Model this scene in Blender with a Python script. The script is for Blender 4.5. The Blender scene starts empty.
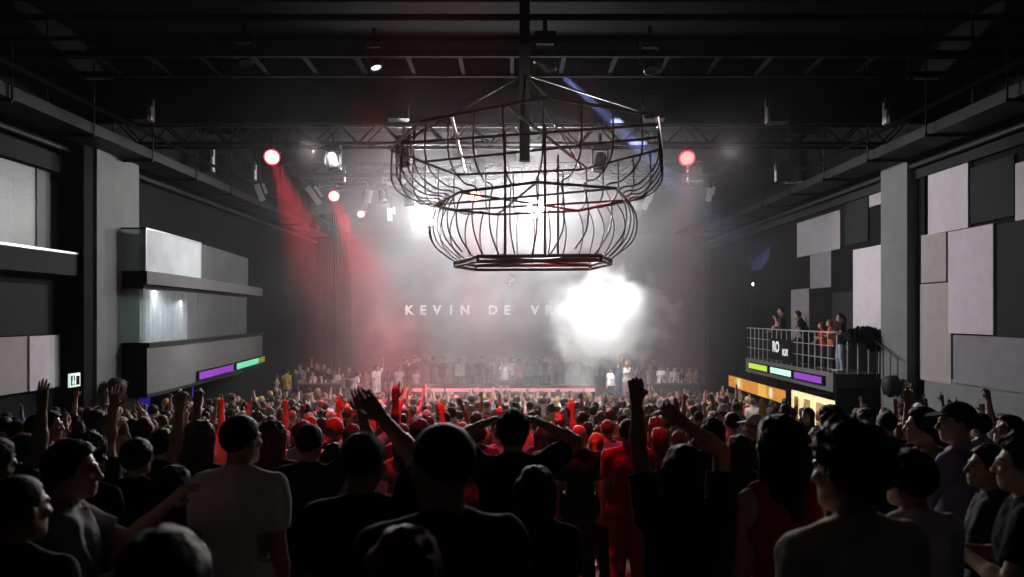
import bpy, math, random
import numpy as np
from mathutils import Vector, Matrix, Euler

random.seed(11)
rng = np.random.default_rng(11)
SC = bpy.context.scene
COL = SC.collection
PI = math.pi
F = 800.0            # focal length in pixels of a 1024 px wide frame
CX, HY = 512.0, 315.0   # vanishing column and horizon row
ZC = 4.9             # camera height above the dance floor by the stage

def X_(px, Y): return (px - CX) * Y / F
def Z_(py, Y): return ZC - (py - HY) * Y / F
def P_(px, py, Y): return Vector((X_(px, Y), Y, Z_(py, Y)))

# floor profile: raked auditorium floor, dropping towards the stage
_FY = [-4, 1, 2, 4.5, 7, 8, 9, 10, 12, 14, 18, 22, 27, 31, 33, 60]
_FD = [.30, .30, .36, .55, .90, 1.08, 1.24, 1.38, 1.60, 1.78, 2.08, 2.36, 2.72, 2.98, 3.05, 3.05]
def floor_z(Y): return 3.15 - float(np.interp(Y, _FY, _FD))

# ------------------------------------------------------------------ materials
def mat(name, col, rough=.7, metal=0., noise=.15, scale=9., bump=.15, emit=None, es=0., spec=.3):
    m = bpy.data.materials.new(name); m.use_nodes = True
    nt = m.node_tree; b = nt.nodes['Principled BSDF']
    b.inputs['Roughness'].default_value = rough
    b.inputs['Metallic'].default_value = metal
    b.inputs['Specular IOR Level'].default_value = spec
    tc = nt.nodes.new('ShaderNodeTexCoord')
    nz = nt.nodes.new('ShaderNodeTexNoise'); nz.inputs['Scale'].default_value = scale; nz.inputs['Detail'].default_value = 4
    nt.links.new(tc.outputs['Object'], nz.inputs['Vector'])
    rp = nt.nodes.new('ShaderNodeValToRGB')
    lo = [c * (1 - noise) for c in col[:3]] + [1]; hi = [min(1, c * (1 + noise)) for c in col[:3]] + [1]
    rp.color_ramp.elements[0].color = lo; rp.color_ramp.elements[1].color = hi
    rp.color_ramp.elements[0].position = .3; rp.color_ramp.elements[1].position = .7
    nt.links.new(nz.outputs['Fac'], rp.inputs['Fac'])
    nt.links.new(rp.outputs['Color'], b.inputs['Base Color'])
    if bump:
        bp = nt.nodes.new('ShaderNodeBump'); bp.inputs['Strength'].default_value = bump; bp.inputs['Distance'].default_value = .01
        nt.links.new(nz.outputs['Fac'], bp.inputs['Height']); nt.links.new(bp.outputs['Normal'], b.inputs['Normal'])
    if emit:
        b.inputs['Emission Color'].default_value = (*emit, 1); b.inputs['Emission Strength'].default_value = es
    return m

def srgb(r, g, b):
    f = lambda c: (c / 255 / 12.92) if c <= 10 else ((c / 255 + .055) / 1.055) ** 2.4
    return (f(r), f(g), f(b))

M = {}
M['wall'] = mat('wall_paint', (.008, .008, .009), .85, scale=3, spec=.08)
M['wall_grey'] = mat('wall_grey_green', (.16, .17, .165), .8, scale=2, noise=.08)
M['pilaster'] = mat('pilaster_paint', (.13, .14, .135), .75, scale=2, noise=.1)
M['black'] = mat('black_paint', (.008, .008, .009), .8, spec=.08)
M['ceil'] = mat('ceiling_black', (.0035, .0035, .004), .95, spec=.03)
M['floor'] = mat('floor_vinyl', (.03, .028, .028), .6, scale=5)
M['steel'] = mat('dark_steel', (.025, .025, .026), .45, metal=.3, scale=30, spec=.25)
M['cage'] = mat('cage_steel', (.16, .12, .115), .4, metal=.6, scale=25)
M['truss'] = mat('black_truss_metal', (.012, .012, .013), .6, metal=.1, scale=20, spec=.15)
M['fixture'] = mat('fixture_black', (.018, .018, .02), .45, scale=30)
M['chrome'] = mat('bright_metal', (.7, .7, .72), .3, metal=.6, scale=30, bump=.05)
M['p_white'] = mat('panel_lavender', (.50, .46, .50), .85, scale=4, noise=.06)
M['p_taupe'] = mat('panel_taupe', (.32, .29, .28), .85, scale=4, noise=.06)
M['p_grey'] = mat('panel_mid_grey', (.19, .185, .20), .85, scale=4, noise=.08)
M['p_grey2'] = mat('panel_soft_grey', (.27, .26, .28), .85, scale=4, noise=.08)
M['p_dark'] = mat('panel_dark', (.010, .011, .011), .85, scale=4, noise=.1)
M['parapet'] = mat('parapet_grey', (.11, .11, .108), .8, scale=3, noise=.06)
M['curtain'] = mat('grey_curtain', (.45, .45, .48), .9, scale=6)
M['rail'] = mat('rail_metal', (.45, .45, .47), .4, metal=.5, scale=30, bump=.05)
M['led_purple'] = mat('led_purple', (.2, .05, .3), .5, emit=srgb(125, 45, 185), es=.62)
M['led_green'] = mat('led_green', (.1, .3, .2), .5, emit=srgb(110, 225, 165), es=.8)
M['led_olive'] = mat('led_olive', (.2, .2, .05), .5, emit=srgb(120, 130, 40), es=.8)
M['led_lime'] = mat('led_lime', (.3, .4, .05), .5, emit=srgb(180, 215, 60), es=.8)
M['led_mint'] = mat('led_mint', (.4, .6, .5), .5, emit=srgb(185, 235, 210), es=.9)
M['led_pink'] = mat('led_pink', (.4, .1, .15), .5, emit=(1.0, .30, .40), es=.9)
M['blue_glow_wall'] = mat('blue_lit_wall', (.05, .04, .3), .7, emit=srgb(50, 25, 150), es=.5)
M['sign_orange'] = mat('sign_orange', (.5, .25, .05), .6, scale=14, noise=.35, emit=srgb(225, 140, 45), es=.55)
M['sign_yellow'] = mat('sign_yellow', (.6, .4, .1), .6, scale=14, noise=.35, emit=srgb(240, 175, 70), es=.6)
M['sign_round'] = mat('sign_round', (.6, .55, .5), .6, emit=srgb(235, 215, 190), es=.7)
M['dim_orange'] = mat('dim_orange', (.15, .08, .02), .6, emit=srgb(110, 70, 25), es=.35)
M['fridge_frame'] = mat('fridge_frame', (.7, .65, .45), .5, emit=srgb(255, 240, 175), es=.85)
M['fridge_in'] = mat('fridge_inside', (.6, .5, .3), .6, scale=12, noise=.4, emit=srgb(200, 140, 60), es=.22)
M['exit'] = mat('exit_white', (.6, .7, .65), .5, emit=srgb(205, 235, 220), es=.9)
M['text'] = mat('screen_text', (.6, .6, .65), .5, emit=srgb(225, 220, 235), es=1.2)
M['screen'] = mat('led_screen_dark', (.02, .02, .025), .6, emit=srgb(70, 62, 85), es=.10, scale=1.5, noise=.4)
M['white_sign'] = mat('sign_letter_white', (.8, .8, .8), .6, emit=(1, 1, 1), es=.35)
M['lens_white'] = mat('lens_white', (.8, .8, .8), .3, emit=(1, .97, .95), es=60)
M['lens_warm'] = mat('lens_red_white', (.8, .6, .5), .3, emit=(1, .62, .42), es=6)
M['lens_dim'] = mat('lens_red_dim', (.5, .1, .1), .3, emit=(1, .12, .1), es=5)
M['lens_rim'] = mat('lens_ring_red', (.5, .02, .04), .3, emit=(1, .01, .04), es=5)
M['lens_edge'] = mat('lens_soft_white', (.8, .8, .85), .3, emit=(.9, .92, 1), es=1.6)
M['red_box'] = mat('red_box', (.3, .02, .02), .5)
M['dome'] = mat('speaker_dark', (.02, .021, .024), .6)
M['fur'] = mat('black_fur', (.008, .008, .009), .95, scale=60, bump=.8)
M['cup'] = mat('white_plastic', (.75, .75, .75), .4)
M['stage'] = mat('stage_black', (.03, .03, .032), .6)
M['desk'] = mat('desk_dark', (.05, .045, .05), .5)
M['cloth_yellow'] = mat('flag_yellow', (.7, .4, .05), .8)
M['amber_glass'] = mat('bottle_amber', (.20, .08, .02), .3)

def glass(name, col, alpha, rough=.1, emis=0):
    m = bpy.data.materials.new(name); m.use_nodes = True; nt = m.node_tree
    for n in list(nt.nodes):
        if n.type == 'BSDF_PRINCIPLED': nt.nodes.remove(n)
    out = nt.nodes['Material Output']
    tr = nt.nodes.new('ShaderNodeBsdfTransparent'); tr.inputs['Color'].default_value = (.85, .9, .88, 1)
    df = nt.nodes.new('ShaderNodeBsdfDiffuse'); df.inputs['Color'].default_value = (*col, 1)
    gl = nt.nodes.new('ShaderNodeBsdfGlossy'); gl.inputs['Roughness'].default_value = rough
    nz = nt.nodes.new('ShaderNodeTexNoise'); nz.inputs['Scale'].default_value = 1.2; nz.inputs['Detail'].default_value = 5
    tc = nt.nodes.new('ShaderNodeTexCoord'); nt.links.new(tc.outputs['Object'], nz.inputs['Vector'])
    mr = nt.nodes.new('ShaderNodeMapRange'); mr.inputs[3].default_value = alpha * .6; mr.inputs[4].default_value = min(1, alpha * 1.4)
    nt.links.new(nz.outputs['Fac'], mr.inputs[0])
    m1 = nt.nodes.new('ShaderNodeMixShader'); m2 = nt.nodes.new('ShaderNodeMixShader'); m2.inputs[0].default_value = .06
    nt.links.new(mr.outputs[0], m1.inputs[0]); nt.links.new(tr.outputs[0], m1.inputs[1]); nt.links.new(df.outputs[0], m1.inputs[2])
    nt.links.new(m1.outputs[0], m2.inputs[1]); nt.links.new(gl.outputs[0], m2.inputs[2])
    nt.links.new(m2.outputs[0], out.inputs['Surface'])
    return m
M['glass_haze'] = glass('hazy_glass', (.75, .8, .82), .62)
M['glass_green'] = glass('green_edge_glass', (.25, .35, .32), .25)
M['glass_clear'] = glass('clear_glass', (.4, .4, .42), .12, .42)

# skins, hair, cloth
SKIN = [mat('skin_a', (.42, .25, .18), .5, scale=20, noise=.06, bump=.05), mat('skin_b', (.33, .18, .12), .5, scale=20, noise=.06, bump=.05),
        mat('skin_c', (.52, .33, .25), .5, scale=20, noise=.06, bump=.05), mat('skin_d', (.17, .09, .06), .5, scale=20, noise=.06, bump=.05)]
EYE = mat('eye_dark', (.03, .02, .015), .3); LIP = mat('lip', (.30, .12, .10), .5)
HAIRC = {'black': mat('hair_black', (.010, .009, .009), .55, scale=70, noise=.5, bump=.5), 'dark': mat('hair_dark_brown', (.03, .018, .012), .5, scale=70, noise=.5, bump=.5),
         'brown': mat('hair_brown', (.085, .045, .025), .5, scale=70, noise=.5, bump=.5), 'auburn': mat('hair_auburn', (.16, .06, .03), .5, scale=70, noise=.5, bump=.5),
         'blond': mat('hair_blond', (.40, .27, .13), .5, scale=70, noise=.4, bump=.5), 'grey': mat('hair_grey', (.35, .34, .34), .6, scale=70, noise=.4, bump=.5)}
def cl(n, c): return mat('cloth_' + n, c, .9, scale=14, noise=.12, bump=.35, spec=.1)
CLOTH = {'black': cl('black', (.010, .010, .011)), 'charcoal': cl('charcoal', (.035, .035, .038)), 'grey': cl('grey', (.20, .20, .21)),
         'white': cl('white', (.72, .71, .70)), 'cream': cl('cream', (.60, .55, .46)), 'navy': cl('navy', (.02, .03, .08)), 'red': cl('red', (.45, .03, .03)),
         'pink': cl('pink', (.62, .32, .34)), 'lavender': cl('lavender', (.42, .34, .52)), 'olive': cl('olive', (.09, .10, .05)), 'tan': cl('tan', (.30, .20, .13)),
         'yellow': cl('yellow', (.62, .34, .04)), 'blue': cl('blue', (.16, .25, .42)), 'jeans': cl('jeans', (.10, .15, .26)), 'pale jeans': cl('pale_jeans', (.32, .38, .48)),
         'light blue': cl('light_blue', (.42, .52, .62)), 'orange': cl('orange', (.55, .16, .05))}

def mat_obj(name, rough, scale, noise, bump, spec):
    # base colour comes from the object's own colour, so many objects can share one mesh
    m = mat(name, (.5, .5, .5), rough, scale=scale, noise=noise, bump=bump, spec=spec); nt = m.node_tree
    b = nt.nodes['Principled BSDF']; oi = nt.nodes.new('ShaderNodeObjectInfo'); mx = nt.nodes.new('ShaderNodeMix'); mx.data_type = 'RGBA'; mx.blend_type = 'MULTIPLY'; mx.inputs[0].default_value = 1
    rp = [n for n in nt.nodes if n.type == 'VALTORGB'][0]
    rp.color_ramp.elements[0].color = (1 - noise, 1 - noise, 1 - noise, 1); rp.color_ramp.elements[1].color = (1, 1, 1, 1)
    nt.links.new(oi.outputs['Color'], mx.inputs[6]); nt.links.new(rp.outputs['Color'], mx.inputs[7]); nt.links.new(mx.outputs[2], b.inputs['Base Color'])
    return m
M_SKIN = mat_obj('skin', .5, 20, .1, .05, .35); M_HAIR = mat_obj('hair', .6, 110, .6, .9, .16); M_CLOTH = mat_obj('cloth', .9, 14, .2, .35, .12)
def base_of(m): 
    rp = [n for n in m.node_tree.nodes if n.type == 'VALTORGB'][0]; a, b = rp.color_ramp.elements[0].color, rp.color_ramp.elements[1].color
    return tuple((a[i] + b[i]) / 2 for i in range(3)) + (1,)

# ------------------------------------------------------------------ simple mesh builder
class MB:
    def __init__(s): s.v = []; s.f = []; s.mi = []; s.cur = 0
    def add(s, vs, fs):
        b = len(s.v); s.v += [tuple(v) for v in vs]; s.f += [tuple(b + i for i in f) for f in fs]; s.mi += [s.cur] * len(fs); return s
    def box(s, lo, hi, R=None, c=None):
        x0, y0, z0 = lo; x1, y1, z1 = hi
        vs = [(x0, y0, z0), (x1, y0, z0), (x1, y1, z0), (x0, y1, z0), (x0, y0, z1), (x1, y0, z1), (x1, y1, z1), (x0, y1, z1)]
        if R is not None:
            c = Vector(c if c is not None else (0, 0, 0)); vs = [R @ (Vector(v) - c) + c for v in vs]
        return s.add(vs, [(0, 3, 2, 1), (4, 5, 6, 7), (0, 1, 5, 4), (1, 2, 6, 5), (2, 3, 7, 6), (3, 0, 4, 7)])
    def cbox(s, c, d, R=None):
        return s.box([c[i] - d[i] / 2 for i in range(3)], [c[i] + d[i] / 2 for i in range(3)], R, c)
    def quadslab(s, q, n):   # four corners extruded along n
        q = [Vector(p) for p in q]; n = Vector(n)
        return s.add(q + [p + n for p in q], [(0, 3, 2, 1), (4, 5, 6, 7), (0, 1, 5, 4), (1, 2, 6, 5), (2, 3, 7, 6), (3, 0, 4, 7)])
    def tube(s, pts, r, n=6, caps=True):
        pts = [Vector(p) for p in pts]; rs = r if isinstance(r, (list, tuple)) else [r] * len(pts)
        b = len(s.v); ref = None
        for i, p in enumerate(pts):
            t = (pts[min(i + 1, len(pts) - 1)] - pts[max(i - 1, 0)]).normalized()
            if ref is None:
                ref = Vector((0, 0, 1)) if abs(t.z) < .9 else Vector((1, 0, 0))
            u = t.cross(ref).normalized(); w = u.cross(t); ref = w
            for k in range(n):
                a = 2 * PI * k / n
                s.v.append(tuple(p + (u * math.cos(a) + w * math.sin(a)) * rs[i]))
        for i in range(len(pts) - 1):
            for k in range(n):
                a0 = b + i * n + k; a1 = b + i * n + (k + 1) % n
                s.f.append((a0, a1, a1 + n, a0 + n)); s.mi.append(s.cur)
        if caps:
            s.f.append(tuple(b + k for k in reversed(range(n)))); s.mi.append(s.cur)
            e = b + (len(pts) - 1) * n; s.f.append(tuple(e + k for k in range(n))); s.mi.append(s.cur)
        return s
    def lathe(s, prof, o, axis=(0, 0, 1), n=16):
        ax = Vector(axis).normalized(); o = Vector(o)
        pts = [o + ax * z for r, z in prof]; ref = Vector((0, 0, 1)) if abs(ax.z) < .9 else Vector((1, 0, 0))
        u = ax.cross(ref).normalized(); w = ax.cross(u); b = len(s.v)
        for (r, z) in prof:
            for k in range(n):
                a = 2 * PI * k / n
                s.v.append(tuple(o + ax * z + (u * math.cos(a) + w * math.sin(a)) * r))
        for i in range(len(prof) - 1):
            for k in range(n):
                a0 = b + i * n + k; a1 = b + i * n + (k + 1) % n
                s.f.append((a0, a1, a1 + n, a0 + n)); s.mi.append(s.cur)
        return s
    def mesh(s, name, mats, smooth=False):
        me = bpy.data.meshes.new(name); me.from_pydata(s.v, [], s.f)
        for m in (mats if isinstance(mats, (list, tuple)) else [mats]): me.materials.append(m)
        me.polygons.foreach_set('material_index', s.mi)
        if smooth: me.polygons.foreach_set('use_smooth', [True] * len(s.f))
        me.update(); return me
    def build(s, name, mats, parent=None, smooth=False):
        o = bpy.data.objects.new(name, s.mesh(name, mats, smooth)); COL.objects.link(o)
        if parent: o.parent = parent
        return o

def empty(name, loc=(0, 0, 0), rz=0.):
    o = bpy.data.objects.new(name, None); COL.objects.link(o); o.location = loc; o.rotation_euler = (0, 0, rz); o.empty_display_size = .2; return o
def tag(o, label, cat, group=None, kind=None):
    o['label'] = label; o['category'] = cat
    if group: o['group'] = group
    if kind: o['kind'] = kind
    return o
def struct(o): o['kind'] = 'structure'; return o
def link_mesh(name, me, parent=None):
    o = bpy.data.objects.new(name, me); COL.objects.link(o)
    if parent: o.parent = parent
    return o
def text_mesh(name, body, size, mats, M4, parent=None, ext=.01):
    c = bpy.data.curves.new(name, 'FONT'); c.body = body; c.size = size; c.extrude = ext; c.align_x = 'CENTER'; c.align_y = 'CENTER'
    c.offset = size * .03
    t = bpy.data.objects.new(name + '_tmp', c); COL.objects.link(t)
    dg = bpy.context.evaluated_depsgraph_get(); me = bpy.data.meshes.new_from_object(t.evaluated_get(dg))
    bpy.data.objects.remove(t); me.materials.clear(); me.materials.append(mats)
    o = link_mesh(name, me, parent); o.matrix_local = M4; return o
# ------------------------------------------------------------------ the hall
XW = 11.0; YB = 45.0; ZT = 12.0
fl = MB(); ys = [y * .5 for y in range(-8, 92)]
for i, y in enumerate(ys): fl.v += [(-13, y, floor_z(y)), (13, y, floor_z(y))]
for i in range(len(ys) - 1): fl.f.append((2 * i, 2 * i + 1, 2 * i + 3, 2 * i + 2)); fl.mi.append(0)
struct(fl.build('floor', M['floor']))
struct(MB().box((-13, -4, ZT), (13, YB + .3, ZT + .3)).build('ceiling', M['ceil']))
struct(MB().box((-13, YB, -.2), (13, YB + .3, ZT)).build('wall_back', M['wall']))
struct(MB().box((-13, -4.3, 2), (13, -4, ZT)).build('wall_rear', M['black']))
w = MB()
w.box((-13, -4, -.2), (-XW, 20, 6.25)).box((-13, -4, 8.3), (-XW, 20, ZT)).box((-13, 20, -.2), (-XW, YB, ZT))
w.box((-13, -4, 6.25), (-12.6, 20, 8.3)).box((-13, -4, 6.25), (-XW, 6, 8.3))
struct(w.build('wall_left', M['wall']))
struct(MB().box((XW, -4, -.2), (13, YB, ZT)).build('wall_right', M['wall']))
# left viewing window
o = MB().box((-12.58, 6, 6.3), (-12.5, 19.98, 8.28)).build('trim_1', M['p_grey2']); struct(o)
o = MB().box((-XW - .06, 6, 6.42), (-XW - .04, 19.9, 8.3)).build('window_1', M['glass_clear']); struct(o)
g = MB()
for y in (9.2, 13, 16.9, 18.55): g.box((-XW - .09, y, 6.42), (-XW - .02, y + .03, 8.3))
f = g.build('window_frame', M['steel'], o)
struct(MB().box((-XW - .02, 5.5, 5.85), (-XW + .45, 19.45, 6.36)).build('trim_2', M['p_dark']))
struct(MB().box((-XW - .02, 5.5, 6.36), (-XW + .47, 19.45, 6.41)).build('trim_3', M['chrome']))  # bright strip put in as the lit top line of the ledge
# pilasters
struct(MB().box((-XW, 19.95, 0.2), (-10.35, 22.2, 9.4)).build('trim_4', [M['pilaster']]))
struct(MB().box((10.65, 21.57, 0.2), (XW, 23.1, 9.4)).build('trim_5', [M['pilaster']]))
struct(MB().box((-XW, 19.47, 0.5), (-10.42, 19.93, 9.4)).build('trim_6', [M['black']]))   # black strip before the left pilaster
struct(MB().box((10.93, 21.2, 0.5), (XW, 21.55, 9.4)).build('trim_7', [M['black']]))
# lower wall dado on the right, black recess on the left
struct(MB().box((10.93, 6, 0.5), (XW, 21.5, 3.3)).build('trim_8', M['wall_grey']))
struct(MB().box((-XW, 6, 1.2), (-10.94, 18.85, 3.1)).build('trim_9', M['black']))
struct(MB().box((-XW, 6, 4.45), (-10.93, 18.85, 5.6)).build('trim_10', M['p_dark']))

def panel_r(px0, px1, z0, z1, th, m, label, X=XW):
    y0 = (X - th) * F / (px1 - CX); y1 = (X - th) * F / (px0 - CX)
    o = MB().box((X - th, y0 + .004, z0 + .004), (X - .003, y1 - .004, z1 - .004)).build('acoustic_panel', M[m])
    return tag(o, label, 'wall panel', 'acoustic panels on the side walls')
def zz(py, px, X=XW): return ZC - (py - HY) * (X * F / abs(px - CX)) / F
panel_r(797, 840, zz(258, 797), zz(224, 797), .08, 'p_grey2', 'wide soft grey wall panel, highest of those above the railed balcony')
panel_r(810, 831, zz(289, 810), zz(255, 810), .06, 'p_grey', 'small square mauve-grey wall panel directly under the wide soft grey one')
panel_r(791, 809, zz(337, 791), zz(290, 791), .08, 'p_grey', 'narrow grey wall panel behind the people leaning on the balcony rail')
panel_r(832, 853, zz(345, 832), zz(293, 832), .05, 'p_dark', 'near-black wall panel behind the person in pale jeans on the balcony')
panel_r(853, 881, zz(330, 853), zz(250.5, 853), .1, 'p_white', 'tall pale panel beside the pilaster, above the black fur on the rail')
panel_r(869, 881, zz(208, 869), zz(192, 869), .06, 'p_taupe', 'small taupe panel high up against the pilaster under the cable trays')
panel_r(845, 868, zz(246, 845), zz(200, 845), .05, 'p_dark', 'dark upper panel left of the grey pilaster')
panel_r(928, 968, zz(236, 928), zz(171, 928), .1, 'p_white', 'pale panel right of the pilaster, topmost near the cable trays')
panel_r(921, 946, zz(283.5, 921), zz(236, 921), .08, 'p_taupe', 'short taupe panel right of the pilaster, above the tall taupe one')
panel_r(920, 951, zz(379, 920), zz(284.5, 920), .08, 'p_taupe', 'tall taupe panel right of the pilaster, reaching lowest towards the crowd')
panel_r(948, 993, zz(333, 948), zz(233, 948), .14, 'p_white', 'biggest pale lavender panel, standing proud of the right wall')
panel_r(1015, 1050, zz(222, 1015), zz(165, 1015), .1, 'p_white', 'pale panel cut off by the right edge, high on the wall')
panel_r(970, 1014, zz(225, 970), zz(169, 970), .06, 'p_dark', 'black panel between the two highest pale panels on the right')
panel_r(994, 1100, zz(336, 994), zz(226, 994), .08, 'p_dark', 'large near-black panel right of the biggest pale lavender panel')
panel_r(953, 1100, zz(382, 953), zz(334.5, 953), .12, 'p_grey', 'long mid grey panel low on the right wall below the pale one')
def panel_l(px0, px1, z0, z1, th, m, label):
    y0 = XW * F / (CX - px0); y1 = XW * F / (CX - px1)
    o = MB().box((-XW + .003, y0 + .004, z0), (-XW + th, y1 - .004, z1)).build('acoustic_panel', M[m])
    return tag(o, label, 'wall panel', 'acoustic panels on the side walls')
panel_l(-60, 23, 3.18, 4.42, .10, 'p_taupe', 'long taupe panel low on the left wall under the viewing window')
panel_l(23.4, 49, 3.18, 4.42, .14, 'p_white', 'pale lavender panel low on the left wall beside the taupe one')
panel_l(49.3, 56, 3.18, 4.42, .10, 'p_grey2', 'slim grey panel at the end of the low left wall row')

# exit sign on the left black strip
t = empty('exit_sign', (-10.395, 18.95, 3.2)); tag(t, 'small lit exit sign with a running figure on the dark left wall', 'exit sign')
MB().box((0.0, -.22, 0), (.05, .22, .32)).build('sign_box', M['exit'], t)
s = MB().box((.051, -.19, .04), (.056, -.02, .27)).box((.051, .04, .04), (.056, .18, .25))
s.build('pictogram', M['black'], t)
s = MB().cbox((.06, -.10, .23), (.006, .05, .05)).cbox((.06, -.10, .16), (.006, .04, .08), Matrix.Rotation(.3, 3, 'X')).cbox((.06, -.07, .10), (.006, .025, .09), Matrix.Rotation(-.5, 3, 'X')).cbox((.06, -.13, .10), (.006, .025, .09), Matrix.Rotation(.6, 3, 'X'))
s.build('running_figure', M['exit'], t)

# wall loudspeakers on both pilasters with a red call box below
def wall_speaker(loc, side, label, lab2):
    t = empty('wall_speaker', loc); tag(t, label, 'loudspeaker')
    s = side
    m = MB(); R = Euler((.12, .22 * s, .5 * s)).to_matrix()
    m.lathe([(0, -.30), (.14, -.28), (.22, -.18), (.25, .0), (.24, .16), (.17, .28), (0, .30)], (.27 * s, .05, 0), R @ Vector((0, .1, 1)), 14)
    m.build('cabinet', M['dome'], t, True)
    MB().cbox((.33 * s, .17, 0), (.30, .20, .42), R).build('horn_front', M['p_dark'], t)
    MB().box((min(0, .12 * s), -.06, -.08), (max(0, .12 * s), .06, .08)).build('mount_bracket', M['steel'], t)
    r = empty('call_box', (loc[0], loc[1] + .05, loc[2] - .55)); tag(r, lab2, 'call box')
    MB().box((min(0, .07 * s), -.1, -.1), (max(0, .07 * s), .1, .1)).build('box_mount', M['red_box'], r)
    MB().box((min(.07 * s, .09 * s), -.05, -.04), (max(.07 * s, .09 * s), .05, .04)).build('button', M['chrome'], r)
wall_speaker((-10.345, 20.3, 3.0), 1, 'round-backed dark loudspeaker on the grey left pilaster', 'small red call box under the left wall loudspeaker')
wall_speaker((10.645, 21.8, 2.95), -1, 'round-backed dark loudspeaker low on the right pilaster by the balcony end', 'small red call box under the right pilaster loudspeaker')

# left glazed balcony ---------------------------------------------------------
CV = [(-9.67, 21.2), (-9.70, 22.4), (-9.78, 23.8), (-9.92, 25.6), (-10.10, 27.6), (-10.33, 29.8), (-10.58, 32.2), (-10.92, 35)]
def ribbon(z0, z1, off, th, name, m, parent=None, i0=0, i1=None, side=True):
    c = [(x - off, y) for x, y in CV[i0:i1]]; mb = MB(); b = 0
    if side: c = [(-10.34, c[0][1])] + c
    for k, (x, y) in enumerate(c):
        xi = x - th if not (side and k == 0) else x; yi = y + (th if side and k in (0, 1) else 0)
        mb.v += [(x, y, z0), (x, y, z1), (xi, yi, z1), (xi, yi, z0)]
    for k in range(len(c) - 1):
        for a in range(4):
            p, q = 4 * k + a, 4 * k + (a + 1) % 4
            mb.f.append((p, q, q + 4, p + 4)); mb.mi.append(1 if side and k == 0 else 0)
    mb.f += [(3, 2, 1, 0), tuple(4 * (len(c) - 1) + a for a in range(4))]; mb.mi += [0, 0]
    return mb.build(name, [m, M['glass_green'] if 'pane' in name else M['black']], parent)  # black paints the shade onto the camera-facing end
bal = empty('glazed_balcony', (0, 0, 0)); tag(bal, 'curved two-storey glazed balcony box on the left wall with grey parapet', 'balcony')
ribbon(2.80, 4.05, 0, .12, 'parapet', M['parapet'], bal)
ribbon(4.05, 4.16, -.06, .24, 'top_rail', M['steel'], bal)
ribbon(2.70, 2.80, .0, .6, 'floor_edge', M['p_dark'], bal)
ribbon(5.72, 6.07, 0, .16, 'middle_ledge', M['parapet'], bal)
ribbon(5.60, 5.72, .1, .4, 'ledge_soffit', M['black'], bal)
ribbon(4.16, 5.62, .10, .015, 'lower_pane', M['glass_clear'], bal, 0, 4, True)
ribbon(4.16, 5.62, .10, .015, 'lower_pane', M['glass_clear'], bal, 3, 7, False)
ribbon(6.07, 7.18, .04, .015, 'upper_pane', M['glass_haze'], bal, 0, 4, False)
ribbon(6.07, 7.18, .04, .015, 'upper_pane', M['glass_clear'], bal, 3, 7, False)
MB().box((-10.34, 21.2, 6.07), (-9.72, 21.22, 7.18)).build('side_pane', M['glass_green'], bal)
tr = MB(); ribbon(7.18, 7.22, .03, .04, 'glass_cap', M['chrome'], bal, 0, 4, True)
p = MB()
for k, zt in ((0, 7.18), (3, 7.2)):
    x, y = CV[k]; p.box((x - .06, y - .0, 6.07), (x - .03, y + .03, zt))
p.build('glass_post', M['chrome'], bal)
p = MB()
for x, y in (CV[3], CV[5], CV[6]): p.box((x - .16, y, 4.16), (x - .11, y + .05, 5.6))
p.build('mullion', M['steel'], bal)
MB().box((-XW, 21.3, 2.72), (-10.0, 30, 2.80)).build('deck', M['p_dark'], bal)
MB().box((-XW + .02, 22.3, 6.0), (-XW + .05, 33, 7.2)).build('upper_back_panel', M['p_dark'], bal)
cu = MB(); n = 90
for k in range(n + 1):
    y = 22.25 + 4.2 * k / n; x = -10.72 + .06 * math.sin(k * .9) + .03 * math.sin(k * 2.3)
    cu.v += [(x, y, 4.0), (x, y, 5.75)]
for k in range(n): cu.f.append((2 * k, 2 * k + 2, 2 * k + 3, 2 * k + 1)); cu.mi.append(0)
tag(cu.build('curtain', M['curtain'], None, True), 'pale pleated curtain behind the glass of the left balcony', 'curtain')
def led_left(px0, px1, py0a, py1a, m, label):
    # strips sit on the lower edge of the curved parapet
    def on_curve(px):
        best = None
        for k in range(700):
            t = k / 100.; i = min(int(t), len(CV) - 2); f = t - i
            x = CV[i][0] * (1 - f) + CV[i + 1][0] * f; y = CV[i][1] * (1 - f) + CV[i + 1][1] * f
            q = CX + F * x / y
            if best is None or abs(q - px) < best[0]: best = (abs(q - px), x, y)
        return best[1:]
    a = on_curve(px0); b = on_curve(px1); mb = MB(); N = 6
    xs = [(a[0] + (b[0] - a[0]) * i / N, a[1] + (b[1] - a[1]) * i / N) for i in range(N + 1)]
    xs = [on_curve(CX + F * x / y) for x, y in xs]
    t = empty('led_strip', (0, 0, 0)); tag(t, label, 'light strip', 'coloured light strips on the balcony fronts')
    for nm, z0, z1, o0, o1, mm in (('housing', 2.86, 3.14, .03, .10, M['black']), ('diffuser', 2.88, 3.10, .101, .12, M[m])):
        mb = MB()
        for x, y in xs: mb.v += [(x + o0, y, z0), (x + o1, y, z0), (x + o1, y, z1), (x + o0, y, z1)]
        for k in range(N):
            for q in range(4):
                p0, p1 = 4 * k + q, 4 * k + (q + 1) % 4; mb.f.append((p0, p1, p1 + 4, p0 + 4)); mb.mi.append(0)
        mb.f += [(3, 2, 1, 0), tuple(4 * N + q for q in range(4))]; mb.mi += [0, 0]
        mb.build(nm, mm, t)
led_left(196, 230, 0, 0, 'led_purple', 'purple light strip under the left balcony parapet')
led_left(234, 256, 0, 0, 'led_green', 'sea green light strip under the left balcony parapet')
led_left(257, 262, 0, 0, 'led_olive', 'short olive yellow light strip at the far end of the left balcony')
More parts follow.
